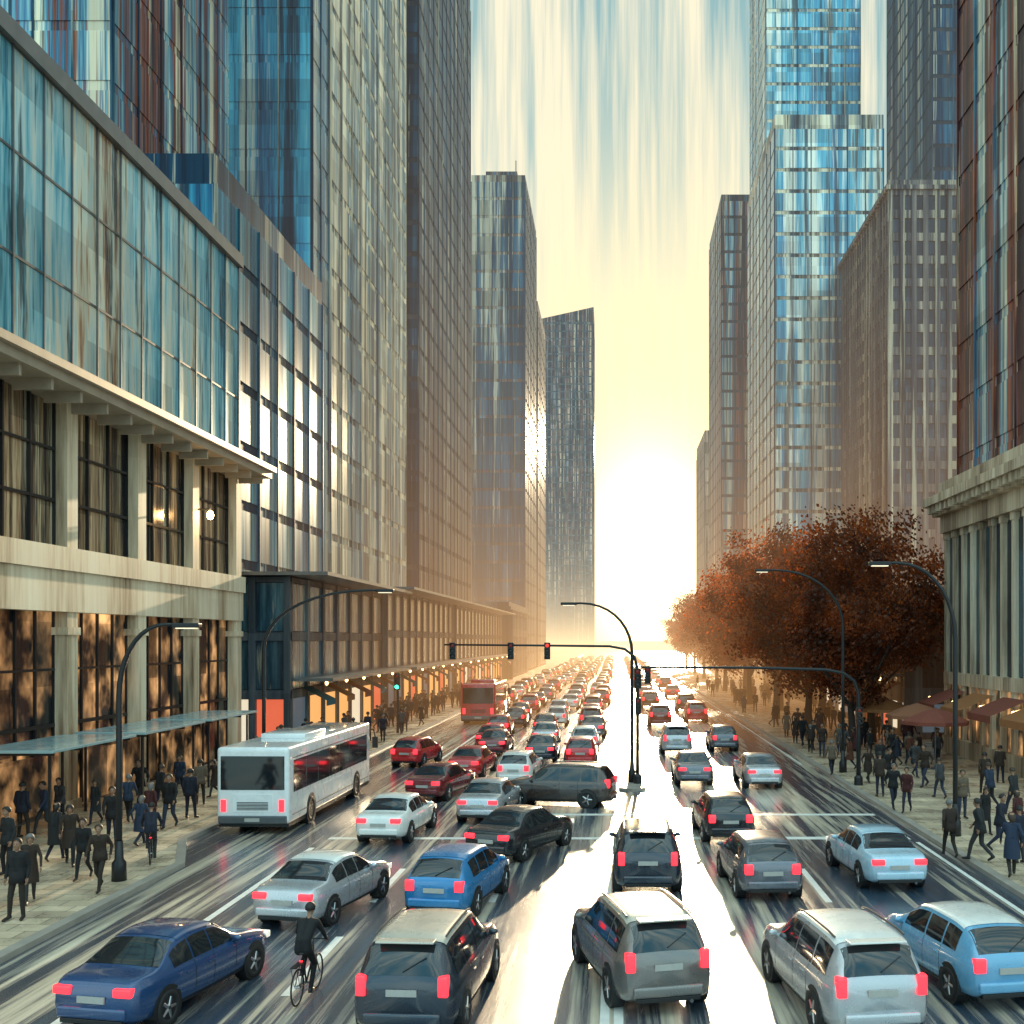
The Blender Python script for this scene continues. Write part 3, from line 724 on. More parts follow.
    MB().box(-.66,.66,-L/2-.07,-L/2+.1,.36,.56).build('rear_bumper', P['paint_base'], root, bevel=.05, bseg=3, smooth=True)
    MB().box(-.6,.6,-L/2-.045,-L/2+.1,.27,.355).build('lower_valance', black_m, root, bevel=.015)
    MB().box(-.26,.26,-L/2-.052,-L/2-.02,lz-.16 if kind!='sedan' else .63,lz-.05 if kind!='sedan' else .74).build('licence_plate', plate_m, root)
    MB().tube([(.42,-L/2-.08,.27),(.42,-L/2+.2,.27)],.035,8).build('exhaust_pipe', metal_grey, root)
    if kind == 'suv':
        for s in (-1,1):
            pts = [(s*.62,-L/2+L*u,zt(u)+.03) for u in (.13,.2,.3,.4,.5,.56)]
            MB().tube(pts,.022,6).build('roof_rail', metal_grey, root)
        MB().box(-.5,.5,-L/2+.16,-L/2+.42,1.665,1.70).build('roof_spoiler', P['roof_base'], root, bevel=.012)
    if kind != 'sedan':
        p0 = SP(rw[0]+.004, IC)+Vector((0,-.02,.01)); p1 = SP(rw[0]+(rw[1]-rw[0])*.45, IC-1.6)+Vector((0,-.02,.02))
        MB().tube([p0,p1],.012,5).build('rear_wiper', black_m, root)
    return root
def merge_proto(root, name):
    bm = bmesh.new(); mats = []
    def walk(o, mw):
        if o.type == 'MESH':
            t = bmesh.new(); t.from_mesh(o.data); t.transform(mw)
            m = o.data.materials[0]
            if m not in mats: mats.append(m)
            for f in t.faces: f.material_index = mats.index(m)
            tmp = bpy.data.meshes.new('t'); t.to_mesh(tmp); t.free(); bm.from_mesh(tmp); bpy.data.meshes.remove(tmp)
        for c in o.children: walk(c, mw @ Matrix.LocRotScale(c.location, c.rotation_euler, c.scale))
    walk(root, Matrix())
    me = bpy.data.meshes.new(name); bm.to_mesh(me); bm.free()
    for m in mats: me.materials.append(m)
    return me
protos = {k: car_proto(k) for k in ('sedan','suv','hatch')}
merged = {k: merge_proto(protos[k], 'car') for k in protos}
NAME = {'sedan':'saloon_car','suv':'sport_utility_car','hatch':'hatchback_car'}
def near_car(kind, px, py, yaw, colour, label, roof=None, group='cars driving away in the foreground'):
    X, Y = gp(px, py)
    Lh = 2.3 if kind != 'hatch' else 2.05
    a = R(yaw)
    root = copy_tree(protos[kind], None, {'paint_base': P[colour], 'roof_base': P[roof or colour]})
    root.name = NAME[kind]
    root.location = (X - math.sin(a)*Lh, Y + math.cos(a)*Lh, 0.003); root.rotation_euler = (0,0,a)
    return tag(root, label, 'car', group)
near = [
 ('suv',668,1016,14,'bronze grey','large bronze-grey estate with sky sheen painted on its roof at bottom centre, rear lights lit','champagne'),  # pale roof colour stands in for reflected sky
 ('suv',882,1046,8,'silver','silver car with white roof at the bottom right, second from the right edge','white'),
 ('hatch',1012,1012,10,'light blue','light blue hatchback with white roof cut by the right edge of the picture','white'),
 ('sedan',900,893,5,'pale blue','pale blue saloon beside the right kerb, level with the grey hatchback'),
 ('hatch',773,903,4,'grey','grey hatchback directly behind the black car at the stop line'),
 ('hatch',731,845,3,'black','black hatchback with red lights at the white stop line'),
 ('suv',648,897,0,'charcoal','charcoal car seen square from behind in the centre lane'),
 ('sedan',695,787,0,'grey','grey saloon just past the traffic island on its right'),
 ('sedan',765,790,2,'silver','silver saloon in the rightmost lane beyond the crossing'),
 ('hatch',725,752,0,'grey','small grey hatchback ahead of the silver saloon on the right'),
 ('suv',677,755,0,'silver','silver high-roofed car ahead in the lane right of the island'),
 ('hatch',434,922,-10,'blue','blue hatchback between the white-roofed saloon and the black saloon'),
 ('suv',402,1046,-4,'charcoal','dark charcoal car with pale roof cut by the bottom edge, left of centre','champagne'),
 ('sedan',282,932,-12,'silver','silver saloon ahead of the cyclist on the left, red lights lit','white'),
 ('sedan',92,1040,-12,'dark blue','dark blue saloon at the bottom left corner, tail lights glowing'),
 ('sedan',378,846,-6,'white','white saloon just right of the white bus'),
 ('sedan',422,803,-12,'dark red','dark red saloon right of the bus front'),
 ('sedan',477,825,-6,'silver','silver saloon right of the white saloon'),
 ('hatch',513,787,-4,'white','white hatchback among red cars left of the crossing dark estate'),
 ('sedan',463,780,-5,'red','red saloon behind the dark red saloon near the bus'),
 ('hatch',404,768,-10,'red','bright red hatchback ahead of the bus'),
 ('hatch',580,768,0,'red','red hatchback just left of the traffic island'),
 ('sedan',492,757,0,'dark red','dark red saloon at the tail of the second queue'),
 ('sedan',540,764,0,'charcoal','charcoal saloon at the tail of the middle queue'),
 ('suv',612,806,78,'brown','dark brown estate seen side-on turning left across the junction'),
 ('sedan',486,864,-24,'black','black saloon angled to the right between the blue and silver cars'),
]
for a in near: near_car(*a)
jam_cols = ['red','dark red','red','charcoal','silver','white','dark red','grey','black','red','brown','white']
lanes = [(-1.75,'queue lane nearest the island',68),(-4.75,'second queue lane from the island',72),(-8.0,'third queue lane from the island',70),(-11.6,'queue lane beside the left kerb',104)]
rj = random.Random(5)
for x, lname, y0 in lanes:
    y = y0; i = 0
    while y < 390 and i < 36:
        kind = rj.choice(['sedan','suv','hatch','sedan']); colr = rj.choice(jam_cols)
        lab = f"{colr} car, {ordinal(i)} in the {lname}"
        pos = (x+rj.uniform(-.45,.45), y, .003)
        if y < 100:
            o = copy_tree(protos[kind], None, {'paint_base': P[colr], 'roof_base': P[colr]}); o.name = NAME[kind]
        else:
            o = obj(NAME[kind], merged[kind]); remat(o, {'paint_base': P[colr], 'roof_base': P[colr]})
        o.location = pos; o.rotation_euler = (0,0,rj.uniform(-.05,.05))
        tag(o, lab, 'car', 'cars queuing in the distance')
        y += rj.uniform(6.6,10.5)*(1+.12*i/10); i += 1
for x, lname, y0 in ((3.8,'lane right of the island',88),(7.0,'rightmost lane',92)):
    y = y0; i = 0
    while y < 380:
        kind = rj.choice(['sedan','suv','hatch']); colr = rj.choice(jam_cols)
        o = obj(NAME[kind], merged[kind], None, (x+rj.uniform(-.3,.3), y, .003)); remat(o, {'paint_base': P[colr], 'roof_base': P[colr]})
        tag(o, f"{colr} car far ahead, {ordinal(i)} in the {lname}", 'car', 'cars moving away in the distance')
        y += rj.uniform(12,26); i += 1
for k in protos:
    for ch in list(protos[k].children_recursive): bpy.data.objects.remove(ch)
    bpy.data.objects.remove(protos[k])

# ------------------------------------------------------------------ bus
bus_paint = paint('bus_base', (.80,.83,.84), 0)
def make_bus():
    L, w, h = 11.8, 1.27, 3.05
    root = thing('bus', 'white coach with dark windows parked at the left kerb', 'bus')
    MB().box(-w,w,-L/2,L/2,.36,h).build('body', bus_paint, root, bevel=.16, bseg=4, smooth=True)
    MB().box(-w+.04,w-.04,-L/2+.12,L/2-.12,.25,.45).build('skirt', black_m, root)
    ys = [-L/2+.55+i*1.52 for i in range(8)]
    for s in (-1,1):
        for i in range(7):
            x = s*w
            MB().box(min(x-s*.03,x+s*.012),max(x-s*.03,x+s*.012),ys[i],ys[i+1]-.05,1.42,2.55).build('side_window', carglass, root)
        MB().box(s*w-.02,s*w+.010,-L/2+.4,L/2-.5,2.62,2.66).build('trim_strip', metal_grey, root)
        MB().box(s*w-.02,s*w+.009,-L/2+.4,L/2-.3,.62,.66).build('trim_strip', metal_grey, root)
        for k in range(3):
            y = -1.8+k*1.5
            MB().box(s*w-.02,s*w+.008,y,y+1.4,.70,1.25).build('luggage_hatch', bus_paint, root, bevel=.01)
        MB().box(s*1.02-.09,s*1.02+.09,-L/2-.03,-L/2+.1,.80,1.22).build('taillight', red_lamp, root, bevel=.02)
        MB().box(s*.95-.2,s*.95+.2,L/2-.1,L/2+.03,.7,.95).build('headlight', head_lamp, root, bevel=.02)
        m = MB().tube([(s*1.1,L/2-.1,2.75),(s*1.35,L/2+.35,2.7),(s*1.42,L/2+.38,2.35)],.03,6); m.box(s*1.42-.12,s*1.42+.12,L/2+.3,L/2+.42,1.85,2.35)
        m.build('side_mirror', black_m, root)
    MB().box(-1.12,1.12,-L/2-.014,-L/2+.1,1.56,2.74).build('rear_window', carglass, root, bevel=.012)
    MB().box(-1.12,1.12,L/2-.1,L/2+.014,1.1,2.75).build('windshield', carglass, root, bevel=.012)
    MB().box(-.72,.72,-L/2-.012,-L/2+.1,.78,1.42).build('engine_cover', bus_paint, root, bevel=.01)
    g = MB()
    for k in range(6): g.box(-.55,.55,-L/2-.022,-L/2,.86+k*.05,.885+k*.05)
    g.build('grille', metal_dark, root)
    MB().box(-1.2,1.2,-L/2-.06,-L/2+.15,.38,.66).build('rear_bumper', metal_grey, root, bevel=.04)
    MB().box(-.26,.26,-L/2-.075,-L/2-.05,.46,.58).build('licence_plate', plate_m, root)
    MB().box(-.85,.85,-2.6,.2,h-.02,h+.2).build('air_conditioning_unit', bus_paint, root, bevel=.06, smooth=True)
    MB().box(-.45,.45,2.2,3.1,h-.02,h+.1).build('roof_hatch', metal_grey, root, bevel=.02)
    r = .5
    tw = MB().lathe([(r*.6,-.14),(r*.92,-.15),(r,-.1),(r,.1),(r*.92,.15),(r*.6,.14),(r*.6,-.14)],(0,0,0),'x',24).mesh('wheel', rubber, smooth=True)
    rm = MB().lathe([(.02,.03),(.12,.1),(.14,.0),(r*.55,.02),(r*.62,.12),(r*.62,-.1)],(0,0,0),'x',20).mesh('rim', alloy)
    for y in (-3.2,3.5):
        for s in (-1,1):
            MB().lathe([(.02,-.4*s),(r+.1,-.4*s),(r+.1,.006*s),(.02,.006*s)], (s*w,y,r+.02),'x',24).build('wheel_arch', black_m, root)
            o = obj('wheel', tw, root, (s*(w-.13),y,r), (0,0,0 if s>0 else math.pi)); obj('rim', rm, o)
    return root
bus = make_bus(); bus.location = (-12.55, 38.4+5.9, .003); bus.rotation_euler = (0,0,R(-1.0))
b2 = copy_tree(bus, None, {'bus_base': P['red']}); b2.location = (-11.0, 93, .003); b2.rotation_euler = (0,0,0); b2.scale=(1.1,.8,1.08)
tag(b2, 'small red bus in the distance among the queuing cars', 'bus')

# ------------------------------------------------------------------ street furniture
lamp_glow = pm('lamp_lens', (.8,.75,.6), .3, 0, .05, 4, emit=1.0, ecol=(1,.85,.55))
def arc(h, reach, dirx=1, n=9):
    pts = [(0,0,0),(0,0,h*.45),(0,0,h*.72)]
    for k in range(1,n+1):
        t = k/n; a = t*math.pi/2
        pts.append((dirx*reach*(1-math.cos(a))*.62 + dirx*reach*.38*t*t, 0, h*.72+(h*.28)*math.sin(a)))
    return pts
def street_lamp(x, y, z, h, reach, dirx, label):
    root = thing('street_lamp', label, 'street lamp', (x,y,z), 0, 'curved street lamps along the road')
    MB().lathe([(.02,0),(.2,0),(.19,.5),(.12,.6),(.1,1.1),(.02,1.1)],(0,0,0),'z',14).build('base', metal_dark, root, smooth=True)
    pts = arc(h,reach,dirx)
    pts.append((dirx*(reach+.25),0,h-.01))
    n = len(pts)
    MB().tube(pts,[.085-.04*i/n for i in range(n)],10).build('pole', metal_dark, root, smooth=True)
    hx = dirx*(reach+.2)
    hd = MB().box(min(hx,hx+dirx*.75),max(hx,hx+dirx*.75),-.14,.14,h-.09,h+.04).build('lamp_head', metal_dark, root, bevel=.03)
    MB().box(min(hx+dirx*.1,hx+dirx*.65),max(hx+dirx*.1,hx+dirx*.65),-.1,.1,h-.12,h-.092).build('lens', lamp_glow, hd)
street_lamp(-13.75,30.5,PZ,7.1,1.3,1,'dark curved street lamp on the left pavement nearest the camera')
street_lamp(-15.0,47,PZ,8.8,4.6,1,'dark curved street lamp behind the white coach with a long arm')
street_lamp(11.5,55.5,PZ,10.2,3.5,-1,'tall curved street lamp on the right pavement in front of the trees')
street_lamp(11.6,37.5,PZ,9.3,2.0,-1,'curved street lamp nearest the camera on the right pavement')
street_lamp(.8,51.7,.13,8.4,2.4,-1,'curved street lamp standing on the traffic island')
lens_r = pm('red_signal_lens', (.2,.01,.01), .2, 0, .1, 5, emit=.05, ecol=(1,.05,.03))
lens_g = pm('green_signal_lens', (.02,.3,.2), .2, 0, .1, 5, emit=9, ecol=(.03,1,.6)); lens_o = pm('dark_signal_lens', (.03,.02,.02), .2, 0, .1, 5)
lens_rl = pm('lit_red_signal_lens', (.3,.01,.01), .2, 0, .1, 5, emit=1.3, ecol=(1,.05,.03))
def signal_head(root, x, y, z, lit=None, s=.82):
    o = MB().box(-.17,.17,-.12,.12,-.48,.48).build('signal_head', black_m, root, (x,y,z), bevel=.03)
    o.scale = (s,s,s)
    for k, (mm, nm) in enumerate(((lens_rl,'r'),(lens_o,'a'),(lens_g,'g'))):
        zz = .31-.31*k
        MB().lathe([(.01,-.15),(.09,-.14),(.11,-.115)],(0,0,zz),'y',14).build('lens', mm if lit == nm else (lens_r if nm=='r' else lens_o), o)
        v = MB(); rows=[]
        for yy in (-.115,-.3):
            rows.append([(.125*math.cos(a), yy, zz+.125*math.sin(a)) for a in [R(-10+20*q) for q in range(11)]])
        v.quadgrid(rows); v.build('visor', black_m, o)
SG = 'traffic signals at the junction'
root = thing('traffic_signal', 'traffic signal mast on the island with long arm over the left lanes', 'traffic light', (1.05,51.2,.13), 0, SG)
MB().tube([(0,0,0),(0,0,3),(0,0,5.3),(-.15,0,5.9),(-.6,0,6.25),(-1.3,0,6.38),(-5,0,6.42),(-9.0,0,6.45)],[.10,.09,.08,.07,.065,.06,.05,.04],10).build('mast', metal_dark, root, smooth=True)
MB().lathe([(.02,0),(.2,0),(.2,.35),(.12,.45),(.02,.45)],(0,0,0),'z',14).build('base', metal_dark, root)
for x, lit in ((-8.6,None),(-5.9,None),(-4.2,'r')): signal_head(root, x, -.05, 6.16, lit)
signal_head(root, .0, -.22, 4.9, None, 1.0)
signal_head(root, .02, -.24, 3.6, None)
root = thing('traffic_signal', 'traffic signal mast on the right kerb with a long arm over the right lanes', 'traffic light', (11.2,50.6,PZ), 0, SG)
MB().tube([(0,0,0),(0,0,2.5),(0,0,4.2),(-.2,0,4.8),(-.7,0,5.15),(-1.5,0,5.3),(-5,0,5.4),(-10.0,0,5.42)],[.11,.1,.09,.085,.08,.075,.065,.055],10).build('mast', metal_dark, root, smooth=True)
MB().lathe([(.02,0),(.2,0),(.2,.35),(.12,.45),(.02,.45)],(0,0,0),'z',14).build('base', metal_dark, root)
signal_head(root, -9.7, -.07, 5.05, None); signal_head(root, -.02, -.24, 3.2, None)
root = thing('traffic_signal', 'short traffic signal post showing green on the left pavement beyond the bus', 'traffic light', (-15.6,79,PZ), 0, SG)
MB().tube([(0,0,0),(0,0,4.3)],[.1,.08],10).build('mast', metal_dark, root); signal_head(root, 0, -.2, 3.7, 'g', 1.25)
for i,(x,y,lb) in enumerate(((-19.3,38.4,'pale bus shelter nearest the camera on the left pavement'),(-19.3,45.4,'middle pale bus shelter in front of the columned building'),(-19.3,52.4,'pale bus shelter closest to the white coach, farthest of three'))):
    root = thing('bus_shelter', lb, 'shelter', (x,y,PZ), 0, 'bus shelters on the left pavement')
    MB().box(-1.5,1.25,-3.1,3.1,3.02,3.12).build('roof', teal_roof, root, bevel=.02)
    fr = MB()
    for yy in (-2.8,-1.0,1.0,2.8): fr.box(-1.4,1.15,yy-.03,yy+.03,2.92,3.015)
    fr.build('roof_beam', metal_dark, root)
    for xx in (-1.3,.9):
        for yy in (-2.6,2.6): MB().box(xx-.04,xx+.04,yy-.04,yy+.04,0,2.92).build('post', metal_dark, root)
    MB().box(-1.42,-1.38,-2.5,2.5,.3,2.5).build('back_panel', glass_shop, root)
    be = MB().box(-1.1,-.65,-1.8,1.8,.43,.48)
    for yy in (-1.5,1.5): be.box(-.95,-.8,yy-.04,yy+.04,0,.43)
    be.build('bench', metal_grey, root)
pc = [awn[0], awn[1], pm('rust_parasol_cloth',(.26,.10,.05),.8,0,.2,3)]
for i,(x,y,ci,nm) in enumerate(((16.6,57,0,'red cafe parasol in front of the pilastered building'),(16.9,61.5,2,'rust cafe parasol between the red and orange parasols'),(16.4,67.5,1,'orange cafe parasol under the first street trees'),(16.9,73,0,'farthest red cafe parasol under the street trees'))):
    root = thing('parasol', nm, 'parasol', (x,y,PZ), i*.4, 'cafe parasols on the right pavement')
    MB().tube([(0,0,0),(0,0,3.2)],.035,8).build('pole', metal_grey, root); MB().box(-.3,.3,-.3,.3,0,.08).build('base', conc, root)
    c = MB(); c.lathe([(.02,3.15),(.7,2.95),(1.3,2.7),(1.75,2.48),(1.75,2.3)],(0,0,0),'z',8); c.build('canopy', pc[ci], root)

# ------------------------------------------------------------------ people
skin = pm('skin', (.28,.15,.095), .55, 0, .1, 8); eye_m = pm('eye_dark', (.02,.015,.012), .3, 0, .1, 8)
hair_m = [pm('dark_hair',(.012,.009,.008),.6,0,.3,20), pm('brown_hair',(.04,.022,.013),.6,0,.3,20), pm('grey_hair',(.14,.13,.125),.6,0,.3,20)]
top_base = pm('top_base',(.05,.05,.06),.85,0,.3,12); leg_base = pm('leg_base',(.03,.03,.04),.85,0,.3,12); shoe_m = pm('shoe_leather',(.014,.012,.011),.5,0,.2,12)
TOPS = {'black':(.008,.008,.010),'navy':(.009,.012,.026),'charcoal':(.016,.017,.019),'brown':(.028,.016,.011),'dark red':(.05,.009,.009),'beige':(.11,.08,.055),'grey':(.04,.04,.044),'blue':(.014,.026,.055),'rust':(.09,.028,.013)}
TOPM = {k: pm('cloth_'+k.replace(' ','_'), v, .85, 0, .3, 12) for k,v in TOPS.items()}
LEGS = {'black':(.007,.007,.009),'navy':(.009,.012,.028),'grey':(.024,.024,.027),'denim':(.018,.025,.05),'brown':(.02,.014,.01)}
LEGM = {k: pm('trouser_'+k, v, .85, 0, .3, 12) for k,v in LEGS.items()}
def person_mesh(pose, female=False):
    if pose == 'cycle':
        pel, che, nk, hd = (0,-.2,1.0), (0,.05,1.37), (0,.12,1.50), (0,.19,1.64)
        sh = [(s*.18,.08,1.42) for s in (-1,1)]; elb = [(s*.27,.2,1.18) for s in (-1,1)]; wr = [(s*.26,.36,1.04) for s in (-1,1)]
        hip = [(s*.09,-.18,.98) for s in (-1,1)]; kn = [(-.11,.2,.78),(.11,.12,.62)]; an = [(-.11,.02,.46),(.11,-.1,.19)]; toe = [(-.11,.15,.42),(.11,.05,.15)]
    else:
        pel, che, nk, hd = (0,0,.98), (0,.02,1.33), (0,.02,1.48), (0,.045,1.62)
        sh = [(s*.18,.01,1.41) for s in (-1,1)]; hip = [(s*.09,0,.93) for s in (-1,1)]
        if pose == 'stand':
            elb = [(s*.235,-.03,1.13) for s in (-1,1)]; wr = [(s*.235,.07,.90) for s in (-1,1)]
            kn = [(-.1,.03,.5),(.13,.08,.5)]; an = [(-.11,-.01,.085),(.16,.06,.085)]; toe = [(-.13,.16,.035),(.22,.22,.035)]
        elif pose == 'phone':
            elb = [(-.235,-.03,1.13),(.23,.02,1.12)]; wr = [(-.235,.07,.90),(.13,.25,1.22)]
            kn = [(-.1,.03,.5),(.12,.07,.5)]; an = [(-.11,-.01,.085),(.13,.02,.085)]; toe = [(-.13,.16,.035),(.16,.18,.035)]
        else:
            k = 1 if pose == 'walk_a' else -1
            fr = ((.21,.50),(.30,.10),(.46,.06)); bk = ((.0,.49),(-.32,.19),(-.20,.06))
            a, b = (fr, bk) if k > 0 else (bk, fr)
            che = (0,.05,1.33); nk = (0,.06,1.48); hd = (0,.09,1.615)
            sh = [(-.18,.04+.05*-k,1.41),(.18,.04+.05*k,1.41)]
            kn = [(-.09,a[0][0],a[0][1]),(.09,b[0][0],b[0][1])]; an = [(-.09,a[1][0],a[1][1]),(.09,b[1][0],b[1][1])]; toe = [(-.1,a[2][0],a[2][1]),(.1,b[2][0],b[2][1])]
            elb = [(-.25,-.15*k,1.16),(.25,.15*k,1.16)]; wr = [(-.24,-.20*k+.12,.93),(.24,.20*k+.12,.95)]
    B = []
    def bone(p0,p1,r0,r1,l): B.append((Vector(p0),Vector(p1),r0,r1,l))
    w = .9 if female else 1.0
    V = Vector
    for s in (-1,1):
        bone(V(pel)+V((s*.075*(1.05 if female else 1),0,-.04)), V(pel)+V((s*.06,0,.14)), .115, .10, 1)
        bone(V(pel)+V((s*.06,0,.14)), V(che)+V((s*.085*w,0,.02)), .10, .115*w, 1)
        bone(V(che)+V((s*.06,0,.0)), V(nk)+V((s*.05,0,-.06)), .11*w, .06, 1)
    for i in (0,1):
        s = (-1,1)[i]
        shp = V((sh[i][0]*w, sh[i][1], sh[i][2]))
        bone(V(nk)+V((0,0,-.06)), shp, .06, .062, 1)
        bone(shp, elb[i], .06*w, .047*w, 1); bone(elb[i], wr[i], .046*w, .034*w, 1)
        d = (V(wr[i])-V(elb[i])).normalized()
        bone(V(wr[i]), V(wr[i])+d*.07, .03, .036, 0)
        bone(hip[i], kn[i], .092, .064, 2); bone(kn[i], an[i], .063, .045, 2)
        bone(V(an[i])+V((0,-.03,-.02)), toe[i], .045, .036, 3)
    bone(V(nk)+V((0,0,-.04)), V(hd)+V((0,-.02,-.06)), .05, .05, 0)
    h = V(hd)
    bone(h+V((0,-.015,.045)), h+V((0,.012,-.02)), .088, .078, 0); bone(h+V((0,.01,-.02)), h+V((0,.035,-.085)), .07, .045, 0)
    bone(h+V((0,.085,.0)), h+V((0,.112,-.028)), .014, .019, 0)
    for s in (-1,1): bone(h+V((s*.082,-.005,.01)), h+V((s*.088,-.01,-.025)), .018, .014, 0)
    mb = MB()
    for p0,p1,r0,r1,l in B:
        d = (p1-p0).normalized()
        mb.tube([p0-d*r0*.86,p0-d*r0*.5,p0,p1,p1+d*r1*.5,p1+d*r1*.86],[r0*.5,r0*.86,r0,r1,r1*.86,r1*.5],10)
    tmp = mb.build('tmp', skin)
    md = tmp.modifiers.new('r','REMESH'); md.mode = 'VOXEL'; md.voxel_size = .017
    m2 = tmp.modifiers.new('s','SMOOTH'); m2.iterations = 3; m2.factor = .5
    dg = bpy.context.evaluated_depsgraph_get()
    me = bpy.data.meshes.new_from_object(tmp.evaluated_get(dg))
    bpy.data.objects.remove(tmp)
    me.materials.clear()
    bm = bmesh.new(); bm.from_mesh(me)
    for f in bm.faces:
        c = f.calc_center_median(); best = 9; lab = 1
        for p0,p1,r0,r1,l in B:
            ax = p1-p0; t = max(0,min(1,(c-p0).dot(ax)/ax.length_squared))
            dd = (c-(p0+ax*t)).length-(r0+(r1-r0)*t)
            if dd < best: best = dd; lab = l
        if lab == 2 and pose != 'cycle' and c.z > .84: lab = 1
        f.material_index = lab; f.smooth = True
    bm.to_mesh(me); bm.free()
    ex = MB()
    for i in (0,1):
        s = (-1,1)[i]
        d = (V(wr[i])-V(elb[i])).normalized(); p = V(wr[i])+d*.085
        fw = V((0,1,0)) if abs(d.y) < .8 else V((1,0,0))
        side = (fw - d*fw.dot(d)).normalized(); inn = V((-s,0,0))
        for k, ln in enumerate((.062,.075,.07,.055)):
            q = p+side*(.027-.018*k)
            m = q+d*ln*.55; e = m+d*ln*.35+inn*ln*.3
            ex.tube([q-d*.02,m,e],[.0095,.009,.007],6)
        q = p+side*.03-d*.06; ex.tube([q,q+side*.03+d*.02,q+side*.035+d*.05],[.012,.01,.008],6)
    for s in (-1,1): ex.ell((h.x+s*.032,h.y+.083,h.z+.012),(.013,.008,.009),6,4,4)
    ex.ell((h.x,h.y+.086,h.z-.058),(.022,.006,.006),6,4,0)
    t = ex.mesh('t', [skin,top_base,leg_base,shoe_m,eye_m], smooth=True)
    bm = bmesh.new(); bm.from_mesh(me); bm.from_mesh(t); bm.to_mesh(me); bm.free(); bpy.data.meshes.remove(t)
    for m in (skin,top_base,leg_base,shoe_m,eye_m): me.materials.append(m)
    hb = MB(); rows = []
    for a in range(8):
        row = []
        for k in range(16):
            ph = 2*math.pi*k/16; fy = math.sin(ph)
            tm = math.pi*((.74 if female else .6)-.36*max(0,fy)); tt = tm*a/7+.03
            low = .05*max(0,-fy)*(a/7) if female else 0
            row.append((h.x+.105*math.sin(tt)*math.cos(ph), h.y-.008+.118*math.sin(tt)*fy, h.z+.025+.112*math.cos(tt)-low*2))
        rows.append(row)
    hb.quadgrid(rows, 0, True)
    hm = hb.mesh('hair', hair_m[0], smooth=True)
    cm = None
    if pose in ('walk_a','walk_b','stand','phone'):
        cb = MB(); rows = []
        ln = .52 if female else .80
        for z, rx, ry in ((1.05,.172,.135),(.95,.19,.155),(.80,.205,.18),(ln,.215 if female else .2,.215 if female else .175)):
            rows.append([(rx*math.cos(2*math.pi*k/20)*(1+.03*math.sin(5*k)), ry*math.sin(2*math.pi*k/20)*(1+.03*math.cos(4*k)), z) for k in range(20)])
        cb.quadgrid(rows, 0, True); cm = cb.mesh('coat_skirt' if female else 'jacket_hem', top_base, smooth=True)
    return me, hm, cm
PM = {}
for key, (pz, fm) in {'wa':('walk_a',False),'wb':('walk_b',False),'st':('stand',False),'ph':('phone',False),'fa':('walk_a',True),'fb':('walk_b',True),'cy':('cycle',False)}.items(): PM[key] = person_mesh(pz, fm)
rp = random.Random(21)
POSE = {'wa':'walking','wb':'walking','st':'standing','ph':'raising one hand','fa':'walking','fb':'walking','cy':'riding'}
def person(x, y, z, key, rz, tc, lc, label, group, sc=1.0, hi=0):
    me, hm, cm = PM[key]
    r = thing('person', label, 'person', (x,y,z), rz, group); r.scale = (sc*rp.uniform(.94,1.06),sc,sc)
    b = obj('body', me, r); remat(b, {'top_base': TOPM[tc], 'leg_base': LEGM[lc]})
    o = obj('hair', hm, r); remat(o, {'dark_hair': hair_m[hi]})
    if cm:
        o = obj(cm.name.split('.')[0], cm, r); remat(o, {'top_base': TOPM[tc]})
    return r
left_pts = [(30,908),(18,925),(55,866),(70,870),(84,884),(100,896),(140,850),(22,842),(45,838),(150,838),(170,832),(128,826),(60,830),(190,822),(96,828),(112,850),(8,880),(200,808),(180,800),(215,800),(160,815),(140,812)]
right_pts = [(880,800),(893,812),(907,816),(950,862),(985,838),(1000,856),(1012,882),(925,790),(940,802),(962,822),(850,772),(822,760),(832,778),(812,752),(868,785),(1018,842),(990,812),(843,762),(915,780),(880,776),(980,866),(1020,868),(985,798),(1014,820),(888,790),(1000,786)]
L_, R_ = [gp(*p) for p in left_pts], [gp(*p) for p in right_pts]
def free(lst, x, y, d=.6): return all((x-a)**2+(y-b)**2 > d*d for a,b in lst)
for side, lst, cnt in (('l',L_,104),('r',R_,78)):
    n = 0
    while n < cnt:
        y = (56 if side == 'l' else 58)+95*rp.random()**1.3
        x = rp.uniform(-18.9,-15.0) if side == 'l' else rp.uniform(11.3,18.8)
        if side == 'r' and any((x-a)**2+(y-b)**2 < 1.0 for a,b,_ in spots): continue
        if free(lst, x, y): lst.append((x,y)); n += 1
for side, lst in (('left',L_),('right',R_)):
    lst.sort(key=lambda p: p[1])
    for i,(x,y) in enumerate(lst):
        key = rp.choice(['wa','wb','wa','wb','fa','fb','st','ph'])
        rz = rp.choice([0,0,math.pi,math.pi])+rp.gauss(0,.45)
        tc = rp.choice(['black','navy','charcoal','black','brown','dark red','beige','grey','blue','charcoal','black','navy','brown','rust']); lc = rp.choice(list(LEGM))
        gar = f'long {tc} coat' if key in ('fa','fb') else f'{tc} jacket and {lc} trousers'
        person(x, y, PZ+.001, key, rz, tc, lc, f"person in {gar} {POSE[key]}, {ordinal(i)} nearest on {side} pavement", f"pedestrians on the {side} pavement", rp.uniform(.98,1.14) if key[0] != 'f' else rp.uniform(.92,1.05), rp.choice([0,0,0,1,1,2]))

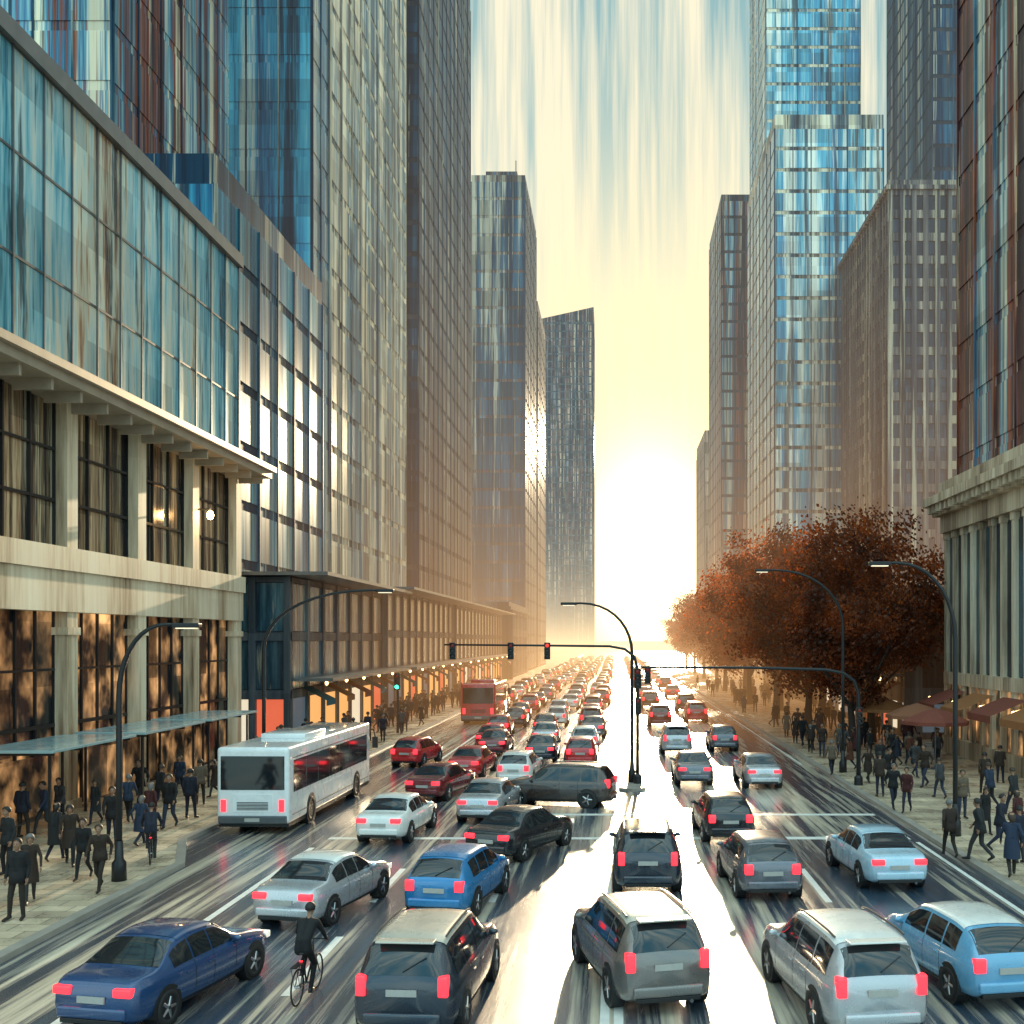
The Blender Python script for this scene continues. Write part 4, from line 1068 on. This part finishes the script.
# ------------------------------------------------------------------ bicycles
def bicycle(x, y, z, rz, label, fm):
    root = thing('bicycle', label, 'bicycle', (x,y,z), rz, None)
    for yy in (-.52,.55):
        t = MB(); rows = []
        for k in range(28):
            a = 2*math.pi*k/28
            rows.append([( .018*math.cos(b), (.325+.018*math.sin(b))*math.cos(a), (.325+.018*math.sin(b))*math.sin(a)) for b in [2*math.pi*q/6 for q in range(6)]])
        rows.append(rows[0]); t.quadgrid(rows,0,True)
        wl = t.build('wheel', rubber, root, (0,yy,.345), smooth=True)
        sp_ = MB()
        for k in range(12):
            a = k*math.pi/6; sp_.tube([(.02*(-1)**k,0,0),(0,.31*math.cos(a),.31*math.sin(a))],.0025,4)
        sp_.tube([(-.05,0,0),(.05,0,0)],.02,8); sp_.build('spokes', alloy, wl)
    bb=(0,-.05,.30); st=(0,-.2,.84); hd0=(0,.36,.72); hd1=(0,.33,.9); ra=(0,-.52,.345); fa=(0,.55,.345)
    f = MB()
    for a,b,r in ((bb,st,.018),(bb,hd0,.02),(st,hd1,.018),(hd0,hd1,.02)): f.tube([a,b],r,8)
    for s in (-1,1): f.tube([(s*.05,ra[1],ra[2]),(s*.03,bb[1],bb[2])],.011,6); f.tube([(s*.05,ra[1],ra[2]),(s*.03,st[1],st[2]-.03)],.01,6); f.tube([(s*.05,fa[1],fa[2]),(s*.04,.37,.7)],.013,6)
    f.build('frame', fm, root)
    MB().tube([st,(0,-.21,.90)],.014,6).ell((0,-.22,.91),(.075,.14,.035),10,6).build('saddle', black_m, root, smooth=True)
    MB().tube([hd1,(0,.34,1.0),(0,.36,1.02)],.014,6).tube([(-.3,.34,1.02),(-.1,.38,1.02),(.1,.38,1.02),(.3,.34,1.02)],.014,8).build('handlebar', metal_dark, root)
    c = MB().tube([(-.11,.02,.42),(-.08,.02,.42),(-.08,-.12,.18),(.08,-.12,.18)],.01,6); c.tube([(-.08,-.05,.30),(.08,-.05,.30)],.02,8)
    c.build('crank', metal_grey, root)
    MB().box(-.155,-.065,-.02,.08,.405,.425).build('pedal', black_m, root); MB().box(.065,.155,-.14,-.04,.13,.15).build('pedal', black_m, root)
    MB().box(-.03,.03,-.34,-.32,.74,.79).build('rear_reflector', red_lamp, root)
    f = MB().box(-.06,.06,-.75,-.3,.755,.77); f.tube([(.055,-.7,.76),(.055,-.53,.36)],.006,5); f.tube([(-.055,-.7,.76),(-.055,-.53,.36)],.006,5)
    f.build('luggage_rack', metal_dark, root)
x,y = gp(298,1008)
bicycle(x, y+.6, .004, R(-4), 'black bicycle ridden up the left lanes at the bottom of the picture', metal_dark)
person(x, y+.6, .004, 'cy', R(-4), 'black', 'black', 'person in black riding the bicycle in the road at bottom left', None, 1.0)
x,y = gp(166,866)
bicycle(x-.45, y, PZ, R(20), 'dark bicycle ridden on the left pavement beside the first street lamp', metal_dark)
person(x-.45, y, PZ, 'cy', R(20), 'navy', 'grey', 'person in navy riding a bicycle on the left pavement', None, 1.0)
